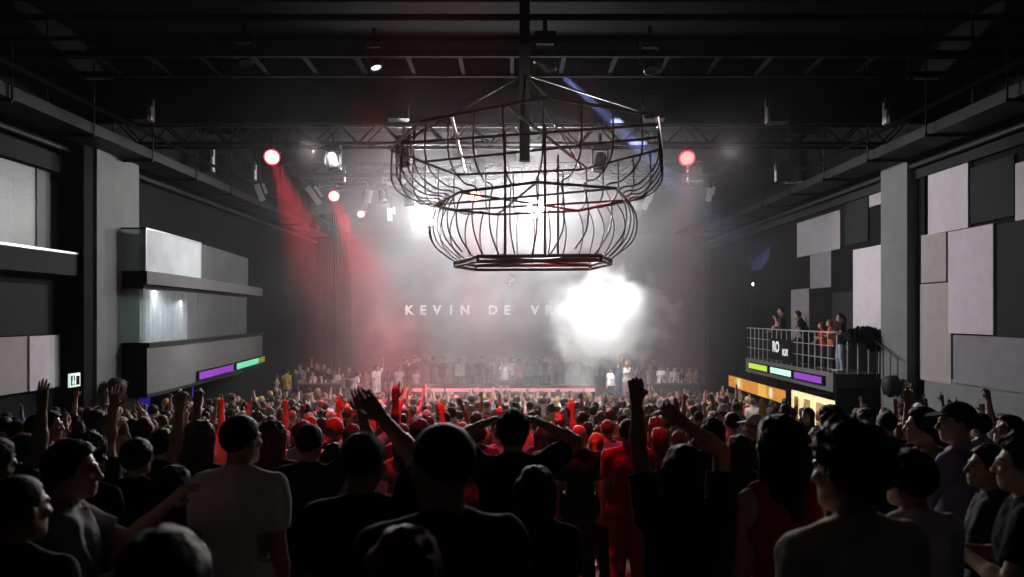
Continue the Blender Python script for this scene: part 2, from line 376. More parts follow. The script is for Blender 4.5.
# purple niche under the balcony, its light put in as glowing wall panels
struct(MB().box((-10.98, 23.1, .4), (-10.9, 24.1, 2.65)).build('trim_11', M['blue_glow_wall']))
struct(MB().box((-10.98, 26.6, .4), (-10.9, 27.4, 2.65)).build('trim_12', M['blue_glow_wall']))
struct(MB().box((-10.98, 24.2, .4), (-10.6, 26.5, 2.65)).build('trim_13', M['black']))

# right railed balcony --------------------------------------------------------
XB, YN, YFAR = 9.47, 23.6, 32.4
bal = empty('railed_balcony', (0, 0, 0)); tag(bal, 'balcony with steel railing on the right wall over the bar', 'balcony')
MB().box((XB, YN, 2.62), (XB + .1, YFAR, 3.18)).build('fascia', M['parapet'], bal)
MB().box((XB + .1, YN, 2.75), (XW, YFAR, 3.16)).build('deck', M['stage'], bal)
MB().box((XB + .1, YN + .01, 2.0), (XW - .01, YN + .1, 2.75)).build('near_skirt', M['black'], bal)
r = MB()
for zt in (4.38, 3.98, 3.60): r.tube([(XB + .05, YN + .03, zt), (XB + .05, YFAR, zt)], .022 if zt > 4.3 else .013, 6)
r.tube([(XB + .05, YN + .03, 4.38), (XW - .05, YN + .03, 4.38)], .022, 6)
r.build('handrail', M['rail'], bal)
r = MB(); y = YN + .5
while y < YFAR: r.tube([(XB + .05, y, 3.18), (XB + .05, y, 4.38)], .016, 5); y += .52
x = XB + .05
for k in range(5): r.tube([(x + .08 + k * .31, YN + .03, 3.16), (x + .08 + k * .31, YN + .03, 4.38)], .018, 5)
r.build('baluster', M['rail'], bal)
# stair rail going down towards the pilaster
r = MB(); 
for k in range(5):
    y = 23.45 - k * .42; z = 4.25 - k * .14
    r.tube([(10.5, y, z - 1.05), (10.5, y, z)], .014, 5)
r.tube([(10.5, 23.5, 4.27), (10.5, 21.75, 3.69)], .02, 6)
tag(r.build('stair_railing', M['steel']), 'thin metal stair rail sloping down at the near end of the balcony', 'railing')
# LED strips
for (a, b, m, lab) in ((751, 769, 'led_lime', 'lime light strip on the right balcony front'), (772.5, 793, 'led_mint', 'pale mint light strip on the right balcony front'),
                       (796.5, 824, 'led_purple', 'violet light strip on the right balcony front')):
    y1 = XB * F / (a - CX); y0 = XB * F / (b - CX)
    t = empty('led_strip', (XB, y0, 2.8)); tag(t, lab, 'light strip', 'coloured light strips on the balcony fronts')
    MB().box((-.07, -.12, -.03), (-.001, y1 - y0, .25)).build('housing', M['black'], t)
    MB().box((-.09, 0, .01), (-.071, y1 - y0, .21)).build('diffuser', M[m], t)
# sign on the railing
ya = XB * F / (792 - CX); yb = XB * F / (771.5 - CX)
t = empty('railing_sign', (XB - .03, (ya + yb) / 2, 3.72)); tag(t, 'black sign board with white letters tied to the balcony railing', 'sign')
MB().box((-.02, -(yb - ya) / 2, -.42), (.02, (yb - ya) / 2, .34)).build('board', M['black'], t)
R = Matrix.Rotation(-PI / 2, 4, 'Z') @ Matrix.Rotation(PI / 2, 4, 'X')
text_mesh('lettering', 'RO', .52, M['white_sign'], Matrix.Translation((-.03, .42, .03)) @ R, t, .004)
text_mesh('lettering', '\u044e\u043b', .40, M['white_sign'], Matrix.Translation((-.03, -.55, -.10)) @ R, t, .004)
# bar below: lit header sign, fridges, dim menu
y1 = 9.6 * F / (729 - CX); y0 = 9.6 * F / (786 - CX)
t = empty('bar_sign', (9.6, y0, 1.76)); tag(t, 'long orange backlit bar header sign hanging under the right balcony', 'sign')
n = 7
MB().box((0, 0, 0), (.12, y1 - y0, .49)).build('sign_case', M['black'], t)
for k in range(n):
    a = (y1 - y0) * k / n; b = (y1 - y0) * (k + 1) / n
    pn = MB().box((-.02, a + .02, .01), (-.001, b - .02, .48)).build('light_panel', M['sign_orange' if k % 3 != 2 else 'sign_yellow'], t)
    if k in (1, 5):
        MB().lathe([(0, .025), (.2, .025), (.21, .0)], (0, (a + b) / 2, .25), (-1, 0, 0), 20).build('round_emblem', M['sign_round'], pn)
MB().box((.02, 1, .49), (.1, 1.06, .985)).box((.02, y1 - y0 - 1, .49), (.1, y1 - y0 - .94, .985)).build('mount_strut', M['black'], t)
fy = [10.2 * F / (p - CX) for p in (843, 827, 812.5, 800.5, 791)]
nm = ['nearest lit drinks fridge at the bar, next to the dim menu board', 'second lit drinks fridge from the near end of the bar', 'third lit drinks fridge from the near end of the bar', 'farthest lit drinks fridge, beside the orange header sign']
for k in range(4):
    zf = floor_z(fy[k + 1]); a, b = fy[k] + .05, fy[k + 1] - .05
    t = empty('drinks_fridge', (10.2, (a + b) / 2, 0)); tag(t, nm[k], 'fridge', 'drinks fridges behind the bar'); d = (b - a) / 2
    z0 = floor_z(b)
    MB().box((.05, -d, z0), (.75, d, 2.20)).build('cabinet', M['black'], t)
    dr = MB().box((.0, -d, z0 + .1), (.05, -d + .16, 2.17)).box((0, d - .16, z0 + .1), (.05, d, 2.17)).box((0, -d + .16, 1.98), (.05, d - .16, 2.17)).box((0, -d + .13, z0 + .1), (.05, d - .13, z0 + .2)).build('door', M['fridge_frame'], t)
    MB().box((.04, -d + .13, z0 + .2), (.048, d - .13, 1.98)).build('lit_interior', M['fridge_in'], dr)
    bt = MB(); 
    for zz_ in (1.0, 1.38):
        kx = -d + .22
        while kx < d - .2:
            bt.lathe([(.0, 0), (.05, 0), (.05, .17), (.018, .24), (.018, .3), (0, .3)], (.01, kx, zz_), (0, 0, 1), 7); kx += .15
    bt.build('bottle_row', M['amber_glass'], dr)
t = MB().box((10.70, 23.75, 2.05), (10.76, 24.5, 2.26)).box((10.76, 23.9, 2.1), (10.98, 23.96, 2.2)).box((10.76, 24.3, 2.1), (10.98, 24.36, 2.2)).build('menu_sign', M['dim_orange'])
tag(t, 'dim orange menu board right of the lit fridges', 'sign')
ctr = empty('bar_counter', (8.6, 30, 0)); tag(ctr, 'dark bar counter in front of the lit fridges', 'counter')
MB().box((.1, -3.2, 0), (.6, 5, .95)).build('counter_front', M['stage'], ctr)
MB().box((0, -3.2, .95), (.7, 5, 1.02)).build('counter_worktop', M['desk'], ctr)
# fur garment hung over the near corner of the rail
def blob_fur(name, pts, r, n, label, seed):
    rr = random.Random(seed); mb = MB()
    for i in range(n):
        k = rr.randrange(len(pts) - 1); f = rr.random(); p = Vector(pts[k]).lerp(Vector(pts[k + 1]), f)
        d = Vector((rr.gauss(0, 1), rr.gauss(0, 1), rr.gauss(0, 1))).normalized(); q = p + d * r * rr.uniform(.3, 1)
        e = q + Vector((d.x * .1, d.y * .1, -.10 - .10 * rr.random()))
        s = Vector((rr.gauss(0, 1), rr.gauss(0, 1), 0)).normalized() * .035
        b = len(mb.v); mb.v += [tuple(q - s), tuple(q + s), tuple(e)]; mb.f.append((b, b + 1, b + 2)); mb.mi.append(0)
    return tag(mb.build(name, M['fur']), label, 'garment')
blob_fur('fur_coat', [(9.95, 23.5, 4.3), (10.3, 23.4, 4.40), (10.58, 23.35, 4.32), (10.64, 23.3, 4.05)], .24, 1500, 'shaggy black fur coat slung over the near corner of the balcony rail', 4)
# round emergency spot on the far right wall
t = empty('wall_lamp', (XW - .02, 36.5, Z_(284.5, 36.5))); t.location.x = X_(754, 36.5)
tag(t, 'tiny white lamp glowing on the dark wall left of the balcony', 'lamp')
MB().box((-.1, -.1, -.12), (.06, .1, -.04)).build('mount_plate', M['black'], t)
MB().lathe([(0, .12), (.08, .1), (.1, 0), (.06, -.06)], (0, 0, 0), (0, -1, 0), 12).build('lens', mat('small_lens', (.8, .8, .7), .4, emit=(1, .85, .7), es=5), t)
struct(MB().box((X_(752, 36.6), 36.75, 0.2), (XW, 37.4, 9.5)).build('trim_14', M['wall']))

# ------------------------------------------------------------------ stage
struct(MB().box((-10.9, 33.0, -.1), (10.9, YB, 1.0)).build('stage_floor', M['stage']))
x0, x1 = X_(412, 36), X_(596, 36)
t = empty('dj_booth', (0, 36.4, 1.0)); tag(t, 'long low performer booth with a pink light line across its front', 'booth')
MB().box((x0, 0, 0), (x1, .9, .62)).build('booth_body', M['stage'], t)
MB().box((x0 - .05, -.05, .62), (x1 + .05, 1.0, .68)).build('booth_top', M['desk'], t)
for a, b in ((412, 443.5), (445.5, 526), (528.5, 595)):
    MB().box((X_(a, 36.3), -.06, .42), (X_(b, 36.3), -.002, .56)).build('light_line', M['led_pink'], t)
for k, px in enumerate((489, 504, 519, 545)):
    q = empty('deck_player', (X_(px, 36.8), 36.85, 1.68)); tag(q, ['leftmost flat black music player on the booth top', 'flat black music player left of the mixer on the booth', 'black mixer unit on the booth before the performer in white', 'rightmost flat black music player on the booth top'][k], 'music player', 'players on the booth top')
    MB().box((-.25, -.2, .0), (.25, .2, .10)).build('case', M['fixture'], q)
    MB().lathe([(0, .13), (.13, .13), (.14, .10)], (0, -.02, 0), (0, 0, 1), 16).build('jog_wheel', M['steel'], q)
# black side tables in front of the guests on both wings
def side_table(px0, px1, Y, zt, label):
    a, b = X_(px0, Y), X_(px1, Y); t = empty('side_table', ((a + b) / 2, Y, 1.0)); tag(t, label, 'table'); h = (b - a) / 2
    MB().box((-h, 0, 0), (h, .06, zt - 1.05)).build('front_panel', M['black'], t)
    MB().box((-h - .03, -.03, zt - 1.05), (h + .03, .7, zt - 1.0)).build('table_top', M['desk'], t)
    for sx in (-1, 1): MB().box((sx * h - .05 * (sx > 0), .06, 0), (sx * h + .05 * (sx < 0), .65, zt - 1.05)).build('side_panel', M['black'], t)
side_table(299, 338, 33.6, Z_(384, 33.6), 'black draped guest table on the left wing of the stage')
side_table(655, 697, 34.6, Z_(384, 34.6), 'dark guest table on the right wing of the stage')
rr = random.Random(3)
for (a, b, Y, py, side) in ((304, 334, 33.8, 384, 'left'), (660, 694, 34.8, 384, 'right')):
    for k in range(8):
        px = a + (b - a) * (k + .3 + .3 * rr.random()) / 8
        prof = [(0, 0), (.04, 0), (.04, .17), (.015, .23), (.015, .29), (0, .29)] if k % 2 == 0 else [(0, 0), (.025, 0), (.04, .12), (.0, .12)]
        o = MB().lathe(prof, (0, 0, 0), (0, 0, 1), 8).build('bottle' if k % 2 == 0 else 'drinking_glass', M['cup'] if k % 3 else M['amber_glass'], None, True)
        o.location = (X_(px, Y), Y + .25 * (k % 3) * .6, Z_(py, Y - .2) + .004)
        o.location.z = (Z_(384, 33.6) if side == 'left' else Z_(384, 34.6)) + .002
        tag(o, f'small {"bottle" if k % 2 == 0 else "tumbler"} among the drinks on the {side} wing guest table', 'drink', f'{"bottles" if k % 2 == 0 else "tumblers"} on the {side} guest table')
# screen and lettering behind
sc_ = empty('led_screen', (0, YB - .3, 0)); tag(sc_, 'wide dark stage screen with faint spaced white capital letters', 'screen')
MB().box((X_(352, 44.7), 0, 1.0), (X_(705, 44.7), .2, Z_(235, 44.7))).build('screen_face', M['screen'], sc_)
R = Matrix.Rotation(PI / 2, 4, 'X')
for k, ch in enumerate('KEVIN DE VRIES'):
    if ch == ' ': continue
    text_mesh('lettering', ch, .70, M['text'], Matrix.Translation((X_(409 + k * 14.0, 44.65), -.02, Z_(310.5, 44.65))) @ R, sc_, .005)
# stage side curtains
for (a, b, lab) in ((-10.9, X_(350, 44.4), 'black stage curtain left of the screen'), (X_(707, 44.4), 10.9, 'black stage curtain right of the screen')):
    cu = MB(); n = 120
    for k in range(n + 1):
        x = a + (b - a) * k / n; y = 44.35 + .08 * math.sin(k * .8) + .04 * math.sin(k * 1.9)
        cu.v += [(x, y, 1.0), (x, y, 10.5)]
    for k in range(n): cu.f.append((2 * k, 2 * k + 2, 2 * k + 3, 2 * k + 1)); cu.mi.append(0)
    tag(cu.build('stage_curtain', M['stage'], None, True), lab, 'curtain')
# ------------------------------------------------------------------ ceiling steel
def lattice(mb, a, b, w, h, r, step):
    a = Vector(a); b = Vector(b); d = (b - a); L = d.length; d.normalize(); u = Vector((0, 0, 1)); s = d.cross(u).normalized()
    cs = [s * w / 2 + u * h / 2, -s * w / 2 + u * h / 2, s * w / 2 - u * h / 2, -s * w / 2 - u * h / 2]
    for c in cs: mb.tube([a + c, b + c], r, 6)
    n = max(2, int(L / step))
    for k in range(n):
        p = a + d * (L * k / n); q = a + d * (L * (k + 1) / n)
        for i, j in ((0, 2), (1, 3), (0, 1), (2, 3)):
            if k % 2: i, j = j, i
            mb.tube([p + cs[i], q + cs[j]], r * .5, 4, False)
def truss(label, a, b, w, h, r=.03, step=.6):
    m = MB(); lattice(m, a, b, w, h, r, step); o = m.build('lighting_truss', M['truss']); return tag(o, label, 'truss')
truss('black lattice truss right across the hall, carrying the red lamps', (-10.9, 22.3, 9.93), (10.9, 22.3, 9.93), .6, .62, .05)
truss('rear black lattice truss across the stage with the white floodlights', (-8.8, 33, 10.35), (8.8, 33, 10.35), .5, .4, .04)
truss('middle thin truss behind the hanging cage', (-8, 28.6, 10.1), (8, 28.6, 10.1), .4, .4, .035)
# ladder-like catwalk across the hall
m = MB()
for y in (16.0, 17.35): m.box((-10.9, y - .05, 10.06), (10.9, y + .05, 10.18))
x = -10.5
while x < 10.6: m.box((x - .04, 16.05, 10.08), (x + .04, 17.3, 10.14)); x += 1.05
tag(m.build('catwalk', M['ceil']), 'ladder-like steel catwalk crossing the hall under the ceiling', 'catwalk')
struct(MB().box((-10.95, 20.6, 9.85), (10.95, 20.75, 10.95)).build('trim_15', M['wall']))   # transverse fascia
for k, (y, z, r_) in enumerate(((12.6, 10.0, .05), (14.1, 10.15, .06), (14.9, 10.05, .045), (18.6, 10.9, .05))):
    tag(MB().tube([(-10.9, y, z), (10.9, y, z)], r_, 8).build('ceiling_pipe', M['ceil']), ['nearest thin pipe crossing under the black ceiling', 'thicker pipe before the catwalk crossing under the ceiling', 'thin pipe just before the catwalk', 'pipe above the fascia behind the catwalk'][k], 'pipe')
for k in range(5):
    y = 10 + k * 6.0
    struct(MB().box((-11, y, 11.3), (11, y + .35, 12)).build('beam_trim_%d' % (k + 1), M['ceil']))
# cable trays and ducts along both side walls
for s, nm in ((-1, 'left'), (1, 'right')):
    for k, (x, z, r_) in enumerate(((10.76, 8.9, .07), (9.95, 9.40, .06), (9.05, 9.42, .05))):
        tag(MB().tube([(s * x, 5, z), (s * x, 44, z)], r_, 8).build('side_pipe', M['steel'] if k == 0 else M['ceil']), f'{["lowest", "middle", "innermost"][k]} of three metal pipes along the top of the {nm} wall', 'pipe')
    tr_ = empty('cable_tray', (s * 10.05, 5, 9.05)); tag(tr_, f'long black cable tray on hangers high along the {nm} wall', 'cable tray')
    m = MB(); m.box((-.45, 0, 0), (.45, 38, .05)); m.box((-.45, 0, .05), (-.42, 38, .25)); m.box((.42, 0, .05), (.45, 38, .25))
    m.build('tray', M['truss'], tr_)
    for k in range(12):
        y = 4.3 + k * 3.0
        MB().box((-.62, y - .03, -.08), (.5, y + .03, -.005)).tube([(-.58, y, -.06), (-.58, y, 2.9)], .022, 5).tube([(.49, y, -.06), (.49, y, 2.9)], .022, 5).build('hanger_mount', M['truss'], tr_)
    if s > 0:
        pts = [P_(780 + 26 * t / 10, 180, 30) for t in range(0)]
        c = [Vector((X_(785 + 42 * t, 30 - 3 * t), 30 - 3 * t, Z_(183 - 8 * t - 0 + 10 * t * (1 - t), 30 - 3 * t))) for t in [i / 12 for i in range(13)]]
        tag(MB().tube(c, .025, 5).build('hanging_cable', M['rail']), 'pale loose cable drooping from the tray on the right', 'cable')
struct(MB().box((-11, 5, 8.32), (-10.85, 20, 8.75)).build('trim_16', M['p_dark']))
struct(MB().box((10.85, 5, 8.55), (11, 44, 8.8)).build('trim_17', M['p_dark']))

# ------------------------------------------------------------------ hanging loudspeakers
def hang_speaker(px, py0, py1, Y, w, lit, label):
    z1, z0 = Z_(py0, Y), Z_(py1, Y); x = X_(px, Y); h = z1 - z0
    t = empty('hanging_speaker', (x, Y, z0)); tag(t, label, 'loudspeaker', 'loudspeakers hanging from the ceiling steel')
    t.rotation_euler = (0, 0, lit * .08)
    m = MB().box((-w / 2, -.2, 0), (w / 2, .25, h))
    m.build('cabinet', M['fixture'], t)
    MB().box((-w / 2 + .03, .25, .04), (w / 2 - .03, .27, h - .04)).build('grille', M['p_taupe'], t)
    MB().tube([(0, .05, h), (0, .05, h + .25)], .03, 6).box((-w / 2 - .03, -.03, h * .6), (-w / 2, .08, h + .1)).box((w / 2, -.03, h * .6), (w / 2 + .03, .08, h + .1)).box((-w / 2, -.03, h + .06), (w / 2, .08, h + .1)).build('mount_yoke', M['steel'], t)
    MB().box((lit * w / 2 - .02, -.02, .04), (lit * w / 2 + .025, .24, h - .04)).build('lit_edge_strip', M['cup'], t)  # white strip standing in for the edge lit from the stage
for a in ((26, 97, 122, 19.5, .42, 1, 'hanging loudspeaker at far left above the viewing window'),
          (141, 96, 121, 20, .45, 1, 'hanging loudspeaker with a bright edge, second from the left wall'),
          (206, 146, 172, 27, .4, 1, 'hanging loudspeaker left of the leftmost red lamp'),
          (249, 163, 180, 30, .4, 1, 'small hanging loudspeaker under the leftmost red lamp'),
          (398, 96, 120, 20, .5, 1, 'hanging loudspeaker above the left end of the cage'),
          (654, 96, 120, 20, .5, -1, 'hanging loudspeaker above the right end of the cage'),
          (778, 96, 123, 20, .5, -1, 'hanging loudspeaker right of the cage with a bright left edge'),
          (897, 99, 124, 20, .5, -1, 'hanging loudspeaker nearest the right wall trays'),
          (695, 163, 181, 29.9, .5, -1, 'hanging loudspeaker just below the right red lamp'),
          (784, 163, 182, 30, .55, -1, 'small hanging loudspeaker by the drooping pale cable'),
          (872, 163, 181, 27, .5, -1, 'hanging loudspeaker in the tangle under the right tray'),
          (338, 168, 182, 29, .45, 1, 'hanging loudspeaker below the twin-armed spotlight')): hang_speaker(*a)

# ------------------------------------------------------------------ lamps: moving heads, cans, floods
def aim(o, d):
    o.rotation_mode = 'QUATERNION'; o.rotation_quaternion = Vector(d).to_track_quat('-Z', 'Y')
def spot(name, loc, d, W, col, ang, blend=.4, r=.05):
    l = bpy.data.lights.new(name, 'SPOT'); l.energy = W; l.color = col; l.spot_size = math.radians(ang); l.spot_blend = blend; l.shadow_soft_size = r
    o = bpy.data.objects.new(name, l); COL.objects.link(o); o.location = loc; aim(o, d); return o
def area(name, loc, d, W, col, sx, sy, spread=180):
    l = bpy.data.lights.new(name, 'AREA'); l.shape = 'RECTANGLE'; l.size = sx; l.size_y = sy; l.energy = W; l.color = col; l.spread = math.radians(spread)
    o = bpy.data.objects.new(name, l); COL.objects.link(o); o.location = loc; aim(o, d); return o
def moving_head(px, py, Y, d, label, lens=None, s=1.0):
    """px,py: centre of the head; hangs from a clamp above"""
    p = P_(px, py, Y); t = empty('moving_head_lamp', p); tag(t, label, 'stage lamp', 'moving head lamps'); d = Vector(d).normalized()
    MB().box((-.2 * s, -.13 * s, .36 * s), (.2 * s, .13 * s, .52 * s)).tube([(0, 0, .52 * s), (0, 0, .75 * s)], .05 * s, 6).build('mount_base', M['fixture'], t)
    MB().box((-.22 * s, -.06 * s, -.05 * s), (-.17 * s, .06 * s, .36 * s)).box((.17 * s, -.06 * s, -.05 * s), (.22 * s, .06 * s, .36 * s)).box((-.22 * s, -.06 * s, .3 * s), (.22 * s, .06 * s, .36 * s)).build('yoke', M['fixture'], t)
    prof = [(0, -.26), (.11, -.25), (.15, -.15), (.15, .05), (.165, .12), (.165, .22), (.13, .22), (.12, .20)]
    h = MB().lathe([(r * s, z * s) for r, z in prof], (0, 0, 0), d, 16).build('lamp_body', M['fixture'], t, True)
    MB().lathe([(0, .205 * s), (.125 * s, .20 * s)], (0, 0, 0), d, 16).build('lens', M[lens] if lens else M['steel'], h)
    return p
BLUE_D = Vector((2.0, 3.6, -.52)).normalized(); BLUE_P = P_(545, 60, 17) + BLUE_D * .32
PALE_D = Vector((-.62, -.15, -.78)).normalized(); PALE_P = P_(512, 282, 41) + PALE_D * .3
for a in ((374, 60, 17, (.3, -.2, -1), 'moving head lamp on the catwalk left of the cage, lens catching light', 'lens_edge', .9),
          (245, 56, 17, (.2, -.3, -1), 'moving head lamp on the catwalk, leftmost of the four up there', None, .9),
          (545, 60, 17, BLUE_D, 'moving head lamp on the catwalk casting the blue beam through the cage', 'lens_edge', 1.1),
          (650, 62, 17, (.1, -.3, -1), 'moving head lamp on the catwalk, rightmost of the four up there', None, 1.0),
          (333, 163, 22.4, (.3, -.1, -1), 'black moving head lamp under the long truss right of the leftmost red lamp', None, 1.1),
          (404, 157, 22.4, (.1, -.4, -1), 'black moving head lamp at the left corner of the cage', None, 1.1),
          (600, 163, 22.4, (-.2, -.1, -1), 'black moving head lamp hanging inside the right half of the cage outline', None, 1.1),
          (382, 197, 30, (.2, -.3, -1), 'dark moving head lamp left of the left white floodlight', None, 1.0),
          (430, 193, 30, (.2, -.3, -1), 'dark moving head lamp right of the left white floodlight', None, 1.0),
          (516, 178, 27.5, (-.1, -.3, -1), 'dark moving head lamp in the middle of the cage by the centre pole', None, 1.1),
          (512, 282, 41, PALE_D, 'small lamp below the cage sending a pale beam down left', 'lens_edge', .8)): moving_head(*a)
# small box heads around the floods
def strobe(px, py, Y, w, h, label):
    t = empty('strobe_lamp', P_(px, py, Y)); tag(t, label, 'stage lamp', 'black box strobes on the rear truss')
    MB().box((-w / 2, -.12, -h / 2), (w / 2, .12, h / 2)).build('case', M['fixture'], t)
    g = MB()
    for k in range(5): g.box((-w / 2 - .01, -.15, -h / 2 + h * (k + .2) / 5), (w / 2 + .01, -.12, -h / 2 + h * (k + .45) / 5))
    g.build('cooling_fin', M['steel'], t)
    MB().tube([(0, 0, h / 2), (0, 0, h / 2 + .5)], .03, 6).build('mount_stem', M['fixture'], t)
for a in ((410, 197, 29, .38, .75, 'black box strobe just above the left white floodlight'), (449, 196, 29, .34, .5, 'black box strobe between the left floodlight and the red lamp'),
          (530, 188, 28.8, .42, .9, 'black box strobe above the centre white floodlight'), (606, 172, 28.8, .42, .6, 'black box strobe below the right cage lamp'),
          (478, 167, 26, .45, .5, 'black box strobe above the red lamp inside the cage')): strobe(*a)
# red cans
def can(px, py, Y, d, s, label, lens, barn=True):
    p = P_(px, py, Y); t = empty('par_can', p); tag(t, label, 'stage lamp'); d = Vector(d).normalized()
    MB().tube([(0, .1, .1 * s), (0, .1, .62 * s)], .03, 6).box((-.22 * s, .06, .1 * s), (.22 * s, .14, .16 * s)).build('mount_hook', M['fixture'], t)
    h = MB().lathe([(.0, -.32 * s), (.13 * s, -.30 * s), (.2 * s, -.15 * s), (.21 * s, .02 * s), (.19 * s, .02 * s), (.185 * s, 0)], (0, 0, 0), d, 20).build('lamp_body', M['fixture'], t, True)
    MB().lathe([(0, .012 * s), (.185 * s, .01 * s)], (0, 0, 0), d, 20).build('lens', M[lens], h)
    MB().lathe([(.185 * s, .0), (.215 * s, .0), (.215 * s, .03 * s), (.185 * s, .03 * s)], (0, 0, 0), d, 20).build('lens_ring', M['lens_rim'], h)
    return p
R1 = can(272, 157, 22.2, (.12, -.9, -.45), 1.0, 'glowing red lamp with warm white lens, leftmost on the long truss', 'lens_warm')
R2 = can(334, 196, 29, (.2, -.9, -.45), .9, 'glowing red lamp, second from the left, with a warm white lens', 'lens_warm')
R3 = can(475, 196, 28.6, (.05, -.9, -.4), 1.0, 'warm red lamp seen through the left of the cage', 'lens_warm')
R4 = can(687, 158, 22.2, (-.1, -.85, -.5), 1.0, 'red lamp right of the cage with a small bright core', 'lens_dim')
R5 = can(361, 214, 33.5, (.3, -.9, -.5), .7, 'smallest red lamp between the second red lamp and left floodlight', 'lens_warm')
# white floods
def flood(px, py, Y, d, s, label):
    p = P_(px, py, Y); t = empty('floodlight', p); tag(t, label, 'floodlight'); d = Vector(d).normalized()
    MB().box((-.4 * s, .1, -.3 * s), (.4 * s, .35, .3 * s)).tube([(0, .2, .3 * s), (0, .2, .8 * s)], .03, 6).build('mount_case', M['fixture'], t)
    MB().lathe([(0, .0), (.22 * s, 0), (.26 * s, -.05)], (0, .06, 0), (0, -1, -.15), 24).build('lens', M['lens_white'], t)
    return p
W1 = flood(424, 215, 30, (0, -1, -.3), 1.3, 'left blazing white floodlight at the edge of the cage')
W2 = flood(536, 208, 29, (0, -1, -.3), 1.2, 'blazing white floodlight in the centre behind the cage bars')
# bright barn-door flaps
def flap_lamp(px, py, Y, rot, h, label):
    t = empty('barn_door_lamp', P_(px, py, Y)); tag(t, label, 'stage lamp', 'small lamps with bright flaps')
    MB().lathe([(0, -.2), (.1, -.18), (.13, .1), (.1, .1)], (0, .12, .05), (0, -.5, -1), 12).tube([(0, .12, .2), (0, .12, .6)], .025, 5).build('mount_can', M['fixture'], t, False)
    Rm = Euler((.25, rot, 0)).to_matrix()
    MB().cbox((0, -.05, -.1), (.2, .02, h), Rm).build('flap', M['chrome'], t); MB().cbox((.16, 0, .05), (.1, .02, h * .6), Rm).build('flap', M['chrome'], t)
for a in ((314, 193, 29, -.6, .75, 'tilted bright flap lamp left of the second red lamp'), (366, 198, 29, .25, .8, 'upright bright flap lamp right of the second red lamp'),
          (260, 190, 28, -.3, .6, 'thin bright flap lamp under the leftmost red lamp'), (647, 198, 29, .35, .7, 'bright flap lamp right of the cage in the haze'),
          (709, 192, 29, .1, .5, 'small bright flap lamp below the right red lamp'), (390, 212, 31, .0, .5, 'small bright flap lamp beside the left floodlight')): flap_lamp(*a)

# ------------------------------------------------------------------ hanging cage
cg = empty('hanging_cage', (0, 0, 0)); tag(cg, 'big polygonal steel bar cage hanging from the ceiling over the dance floor', 'cage')
CC = Vector((.22, 14.1, 0))
TOP = [P_(*a) for a in ((391, 151, 14.5), (420, 121, 12.4), (548, 97, 11.0), (657, 116, 12.06), (662, 149, 14.45), (582, 169, 16.5), (456, 175, 17.1))]
zt = sum(p.z for p in TOP) / 7
TOP = [Vector((p.x, p.y, zt)) for p in TOP]
MID = [P_(*a) for a in ((434.5, 205, 14.5), (459, 192, 13.0), (537, 182, 12.0), (616, 188, 12.6), (628, 200.5, 13.9), (579, 211, 15.3), (497, 215, 15.9), (455, 210, 15.2))]
zm = sum(p.z for p in MID) / len(MID); MID = [Vector((p.x, p.y, zm)) for p in MID]
BOT = [P_(*a) for a in ((455, 264, 14.3), (478, 257, 12.9), (601, 254.5, 12.7), (611, 258.5, 13.6), (590, 262, 15.2), (476, 268, 15.4))]
zb = sum(p.z for p in BOT) / len(BOT); BOT = [Vector((p.x, p.y, zb)) for p in BOT]
def ring(pts, r, name):
    m = MB(); n = len(pts)
    for i in range(n): m.tube([pts[i], pts[(i + 1) % n]], r, 6)
    return m.build(name, M['cage'], cg)
ring(TOP, .026, 'top_ring'); ring(MID, .024, 'middle_ring'); ring(BOT, .032, 'bottom_ring')
ring([p + Vector((0, 0, -.08)) for p in BOT], .028, 'bottom_ring')
m = MB()
for i in range(len(BOT)): m.tube([BOT[i], BOT[i] - Vector((0, 0, .08))], .03, 5)
m.tube([BOT[0], BOT[3]], .03, 5); m.tube([BOT[1], BOT[4]], .03, 5); m.tube([BOT[2], BOT[5]], .03, 5)
m.build('bottom_brace', M['cage'], cg)
def ray_ring(pts, ang):
    d = Vector((math.cos(ang), math.sin(ang), 0)); c = CC; best = None
    for i in range(len(pts)):
        a, b = pts[i], pts[(i + 1) % len(pts)]; e = b - a; den = d.x * e.y - d.y * e.x
        if abs(den) < 1e-9: continue
        t = ((a.x - c.x) * e.y - (a.y - c.y) * e.x) / den; u = ((a.x - c.x) * d.y - (a.y - c.y) * d.x) / den
        if t > 0 and -1e-6 <= u <= 1 + 1e-6: best = t if best is None else max(best, t)
    return best or 1.0
N = 32
